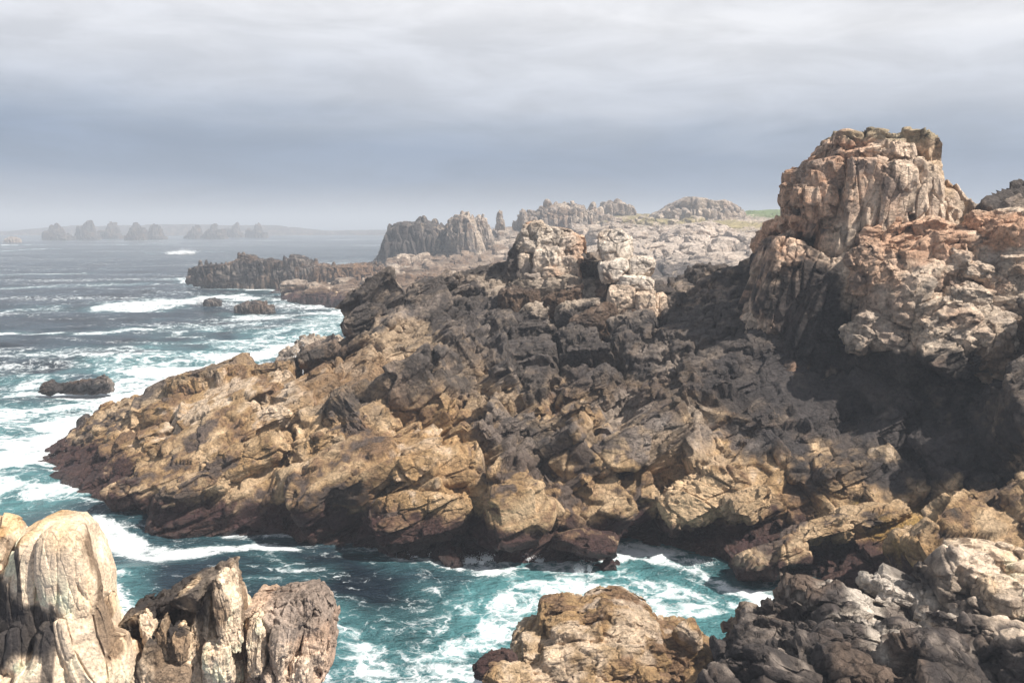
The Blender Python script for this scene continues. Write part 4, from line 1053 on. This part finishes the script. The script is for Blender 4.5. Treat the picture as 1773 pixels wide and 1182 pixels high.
crag('rock', 'small dark rock in foam above the promontory tip, lower of two', [O(spike_row(136, 162, 718, 731, 8, 240, 2), 86, .8, .6, 240, base='dark', res=1.4)], 'rock')
far('rock', 'lone grey rock with white water round it at the far left edge', [(8, 420), (14, 414), (24, 410), (34, 414), (36, 422), (20, 425)], 1010, 8, 6, 241)
# pinnacles far out
PN = [(80, 124, 392, 'broad blunt sea stack, leftmost of the hazy row'), (135, 168, 384, 'steep light-topped sea stack, second of the hazy row from the left'),
      (172, 214, 385, 'wide pointed sea stack, third of the hazy row from the left'), (222, 248, 389, 'leaning sea stack, fourth of the hazy row from the left'),
      (246, 284, 390, 'low spreading pale sea stack, fifth of the hazy row from the left'), (322, 350, 392, 'small sea stack, sixth of the hazy row from the left'),
      (352, 390, 389, 'double-headed sea stack, seventh of the hazy row from the left'), (388, 424, 386, 'tall sea stack, eighth of the hazy row from the left'), (430, 462, 389, 'slim sea stack, rightmost of the hazy row')]
for i, (a, b, t, lab) in enumerate(PN):
    rs_ = np.random.RandomState(600 + i)
    pk = [(rs_.uniform(.1, .9), rs_.uniform(.25, .75), rs_.uniform(.05, .2)) for _ in range(4)] + [(rs_.uniform(.25, .75), 1.0, rs_.uniform(.07, .2))]
    far('sea_stack', lab, spike_row(a - 3, b + 3, t - 2, 413, 22, 250 + i, 2, lambda q: max([.10] + [hh * math.exp(-((q - m_) / w_) ** 2) for m_, hh, w_ in pk])), 1300 + rs_.uniform(-150, 150), 14, 9, 250 + i,
        spires=(5, 3, 6, 4, 7, 3, 5, 4, 3)[i], cat='sea stack', group='sea stacks far out in the haze', base='dark')
# low far land
mb = MB()
cols = [-60, 40, 120, 200, 330, 480, 560, 700, 900]
tops = [407, 398, 391, 390, 389, 391, 400, 398, 392]
c = []
for px, t in zip(cols, tops):
    r = PT(px, t, 1900)
    a = PT(px, 402, 1600); a[2] = -4; m_ = (a + r) / 2; m_[2] = max(r[2] * .8, 0); b = r + (0, 500, 0); b[2] = -6
    c.append([a, m_, r, b])
sheet(mb, c, 300, 60, 40, 270, frame(0, 0, 0), base='dark', tide=0, upx=cols, det=.3, levels=2)
tag(mb.build('distant_shore', M_FAR), 'low faded strip of land across the bay behind the sea stacks', None, None, 'structure')


# ------------------------------------------------------------------ the sea
def seg_dist(X, Y, pts):
    d = np.full(X.shape, 1e9)
    for (x0, y0), (x1, y1) in zip(pts[:-1], pts[1:]):
        dx, dy = x1 - x0, y1 - y0
        t = np.clip(((X - x0) * dx + (Y - y0) * dy) / (dx * dx + dy * dy + 1e-9), 0, 1)
        d = np.minimum(d, np.hypot(X - x0 - t * dx, Y - y0 - t * dy))
    return d


def build_water():
    py = np.concatenate([np.linspace(1330, 1190, 60)[:-1], np.linspace(1190, 410, 860)[:-1], np.linspace(410, 390.6, 70)])
    y = np.array([WD(p) for p in py]); y = np.append(y, [26000, 50000])
    s = np.concatenate([np.linspace(-2.2, -.64, 60)[:-1], np.linspace(-.64, .42, 900)[:-1], np.linspace(.42, 2.2, 60)])
    S, Y = np.meshgrid(s, y, indexing='ij')
    X = S * Y
    Z = np.zeros_like(X)
    P = np.stack([X.ravel(), Y.ravel(), Z.ravel()], 1)
    P2 = P * (.7, 1.25, 1)
    damp = np.clip(220 / np.maximum(P[:, 1], 1), 0, 1)
    h = 1.1 * fbm(P2, 14, 3, 2.0) + .5 * fbm(P2, 4.0, 3, 8.0)
    big = 2.2 * noise(P * (.35, 1.3, 1), 38, 5.0) * smooth(P[:, 1], 70, 110)
    h = h * damp * smooth(P[:, 1], 10, 60) * .9 + big * np.clip(600 / np.maximum(P[:, 1], 1), 0, 1)
    P[:, 2] = h
    x, yy = P[:, 0], P[:, 1]
    aer = np.zeros(len(P))
    sw = fbm(P * (.16, 1.0, 1), 7, 4, 12.0, .6)
    foam = .36 + .55 * sw * smooth(yy, 60, 100) * (1 - .6 * smooth(yy, 200, 420)) + .10 * smooth(fbm(P * (.3, 1, 1), 60, 3, 31.0), .0, .3)
    foam = np.where(yy < 80, .36, foam)
    nw = fbm(P, 6, 4, 3.0)

    def line(pts, w, k, aerk=None, aw=2.2, soft=1.0):
        pp = [tuple(WP(a, b)[:2]) for a, b in pts]
        ym = np.mean([b for a, b in pp]); ky = 1 + 1.2 * smooth(np.float64(ym), 60, 110) if False else 1.0
        d = seg_dist(x, yy, pp)
        q = d / w + nw * 1.3 * soft
        np.maximum(foam, k * (1 - smooth(q, .2, 1.2)), out=foam)
        np.maximum(aer, (aerk if aerk is not None else k) * (.72 if np.mean([b for a, b in pp]) > 75 else .95) * (1 - smooth(d / (w * aw) + nw, .1, 1.1)), out=aer)
    # foot of the headland
    foot = [(70, 806)] + [(c[0], c[1]) for c in HC[1:17]]
    line(foot, 1.5, .64, .2, 2)
    line([(640, 935), (700, 962), (850, 975)], 2.0, .78, .4)
    line([(960, 965), (1010, 1000)], 1.6, .72, .4); line([(1040, 945), (1120, 955), (1200, 985), (1320, 1035)], 2.2, .86, .8, 2.6)
    # surf on the outer side of the promontory
    line([(0, 800), (60, 800), (110, 760), (170, 715), (240, 680), (300, 640), (420, 610), (520, 590)], 6.5, .95, 1.0, 2.4)
    line([(-50, 720), (60, 700), (200, 690), (300, 640)], 7, .78, .95, 2.2)
    line([(-50, 850), (40, 850), (110, 850)], 4.5, .86, .9, 2)
    line([(-60, 760), (60, 770)], 6, .85, .9)
    line([(-40, 820), (30, 700), (150, 690), (330, 620), (520, 575), (620, 545)], 13, .60, 1.0, 1.5)
    line([(40, 655), (110, 675), (200, 670)], 5, .85, .8); line([(240, 660), (400, 615), (500, 600)], 9, .80, .9)
    line([(340, 640), (480, 575), (620, 545)], 8, .66, .8, 2); line([(-60, 690), (80, 655)], 8, .62, .7)
    # bands of foam further out
    for pts, w, k in [([(-40, 572), (60, 575), (160, 576), (230, 568)], 4.0, .78), ([(290, 570), (400, 585), (520, 575), (600, 566)], 4, .66), ([(300, 560), (420, 560), (470, 550)], 5, .62),
                      ([(80, 612), (180, 605), (260, 612)], 5, .60), ([(210, 532), (300, 522), (420, 515), (560, 520), (660, 530)], 10, .84), ([(400, 545), (560, 535), (660, 540)], 8, .78), ([(480, 555), (560, 552)], 5, .7),
                      ([(320, 485), (380, 496), (440, 502), (520, 508), (640, 505)], 7, .80), ([(0, 478), (130, 472)], 6, .72), ([(40, 496), (220, 492)], 7, .6), ([(290, 437), (345, 436)], 14, .95),
                      ([(0, 425), (36, 424)], 16, .9), ([(0, 434), (90, 431)], 10, .7), ([(190, 424), (280, 422)], 12, .6), ([(590, 404), (560, 405)], 40, .85), ([(0, 535), (90, 532)], 6, .6), ([(80, 414), (280, 415)], 20, .5)]:
        line(pts, w, k, k * .55, 1.6)
    # cove in front
    line([(165, 905), (230, 950), (300, 965), (380, 955), (470, 945), (540, 950)], 1.5, .90, .25, 1.6, .7)
    line([(430, 985), (500, 990), (560, 985)], 1.5, .78, .25, 1.8); line([(200, 915), (330, 905), (440, 920)], 1.6, .70, .2)
    line([(470, 960), (520, 1000), (440, 1005)], 1.4, .68, .4)
    line([(860, 1090), (870, 1050), (940, 1022), (1050, 1020), (1140, 1045), (1240, 1050)], 1.7, .68, 1.0, 3.6)
    line([(560, 1190), (700, 1150), (800, 1120), (870, 1090)], 2.2, .62, .5, 2.4)
    line([(600, 1182), (800, 1182), (900, 1150)], 2.6, .66, .6); line([(620, 1080), (760, 1060), (850, 1040)], 2.2, .50, .4)
    line([(740, 1010), (800, 1040), (760, 1090), (700, 1120)], 1.5, .52, .4); line([(1150, 1010), (1250, 1040), (1330, 1050)], 2.2, .66, 1.0, 2.8)
    line([(1080, 980), (1150, 1030)], 2, .5, .95, 2.4)
    line([(180, 1010), (210, 1080), (230, 1130)], 1.4, .72, .7); line([(570, 1070), (640, 1120), (600, 1180)], 1.8, .6, .7)
    C_ = np.stack([foam, aer, nw], 1)
    mb = MB(); mb.add(P, grid_quads(len(s), len(y))[:, ::-1] if False else grid_quads(len(s), len(y)), C_)
    o = mb.build('sea', water_material())
    tag(o, 'slate blue and turquoise sea streaked with foam, from the cove to the horizon', None, None, 'structure')


build_water()


# ------------------------------------------------------------------ spray thrown up by the surf
def spray(label, px, py, y, w, h, n, seed, r=.035, lean=0.0):
    rs = np.random.RandomState(seed)
    c = PT(px, py, y); sx, sz = w * y / F, h * y / F
    k = rs.randint(0, 9, n); cx_ = rs.uniform(-1, 1, 9) * sx; ch_ = rs.uniform(.3, 1.0, 9) * sz; cy_ = rs.uniform(-.5, .5, 9) * sx
    t = np.clip(rs.exponential(.33, n), 0, 1.3)
    x = c[0] + cx_[k] + rs.randn(n) * sx * (.10 + .22 * t) + lean * t * sz
    z = c[2] - .1 + t * ch_[k] + rs.randn(n) * sz * .05; yy = c[1] + cy_[k] + rs.randn(n) * sx * (.12 + .2 * t)
    rr = r * rs.uniform(.3, 1.2, n) * (1.3 - .7 * t)
    O8 = np.array([(1, 0, 0), (0, 1, 0), (-1, 0, 0), (0, -1, 0), (0, 0, 1), (0, 0, -1)], float)
    T = np.array([(0, 1, 4), (1, 2, 4), (2, 3, 4), (3, 0, 4), (1, 0, 5), (2, 1, 5), (3, 2, 5), (0, 3, 5)])
    C3 = np.stack([x, yy, z], 1)
    V = (C3[:, None] + O8[None] * rr[:, None, None]).reshape(-1, 3)
    Q = (T[None] + 6 * np.arange(n)[:, None, None]).reshape(-1, 3)
    mb = MB(); mb.add(V, Q, np.ones((len(V), 3)))
    return tag(mb.build('sea_spray', M_SPRAY), label, None, None, 'stuff')


M_SPRAY = plain_material('spray', (.82, .85, .88), (.9, .92, .94), 3, .9, .0)
spray('white plume of spray bursting in the notch behind the promontory', 524, 650, 78, 14, 60, 12000, 1, .06, .1)
spray('spray breaking over the tip of the promontory', 80, 818, 72, 34, 34, 3500, 2, .04, .2)
spray('spray climbing the outer side of the promontory', 150, 765, 76, 26, 26, 2500, 3, .04, .2)
spray('small burst of spray by the tiny rock in front of the reef', 347, 524, 222, 7, 18, 1500, 4, .10, .0)
spray('low white crest of a breaking wave far out', 318, 440, 620, 24, 9, 5000, 5, .30, .0)
for k_, (px_, py_, w_, h_) in enumerate([(240, 893, 16, 14), (470, 915, 18, 10), (560, 925, 14, 12), (720, 958, 20, 14), (830, 968, 24, 14), (925, 966, 18, 12), (1010, 985, 14, 18), (1075, 948, 12, 12), (1215, 975, 24, 12), (130, 850, 18, 14)]):
    spray(('thin fringe of splash along the weedy foot of the headland', 'splash')[0], px_, py_, WD(py_) + .2, w_, h_, 1600, 20 + k_, .03, .0)
spray('splash running down the weedy foot of the promontory', 318, 912, 57.5, 12, 26, 1200, 6, .03, .0)

# ------------------------------------------------------------------ haze
def build_haze():
    m, nt = nodes_of('sea_haze')
    N, L = nt.nodes.new, nt.links.new
    out = N('ShaderNodeOutputMaterial'); v = N('ShaderNodeVolumePrincipled')
    v.inputs['Color'].default_value = (.80, .88, 1.0, 1)
    v.inputs['Density'].default_value = .00075
    v.inputs['Anisotropy'].default_value = .0
    L(v.outputs[0], out.inputs['Volume'])
    x, y0, y1, z0, z1 = 110000, -60, 52000, -9, 62
    V = [(-x, y0, z0), (x, y0, z0), (x, y1, z0), (-x, y1, z0), (-x, y0, z1), (x, y0, z1), (x, y1, z1), (-x, y1, z1)]
    Q = [(0, 3, 2, 1), (4, 5, 6, 7), (0, 1, 5, 4), (1, 2, 6, 5), (2, 3, 7, 6), (3, 0, 4, 7)]
    me = bpy.data.meshes.new('haze'); me.from_pydata(V, [], Q); me.materials.append(m)
    o = bpy.data.objects.new('haze', me); COL.objects.link(o)
    tag(o, 'thin pale sea haze veiling the far coast and sea stacks', None, None, 'stuff')


build_haze()
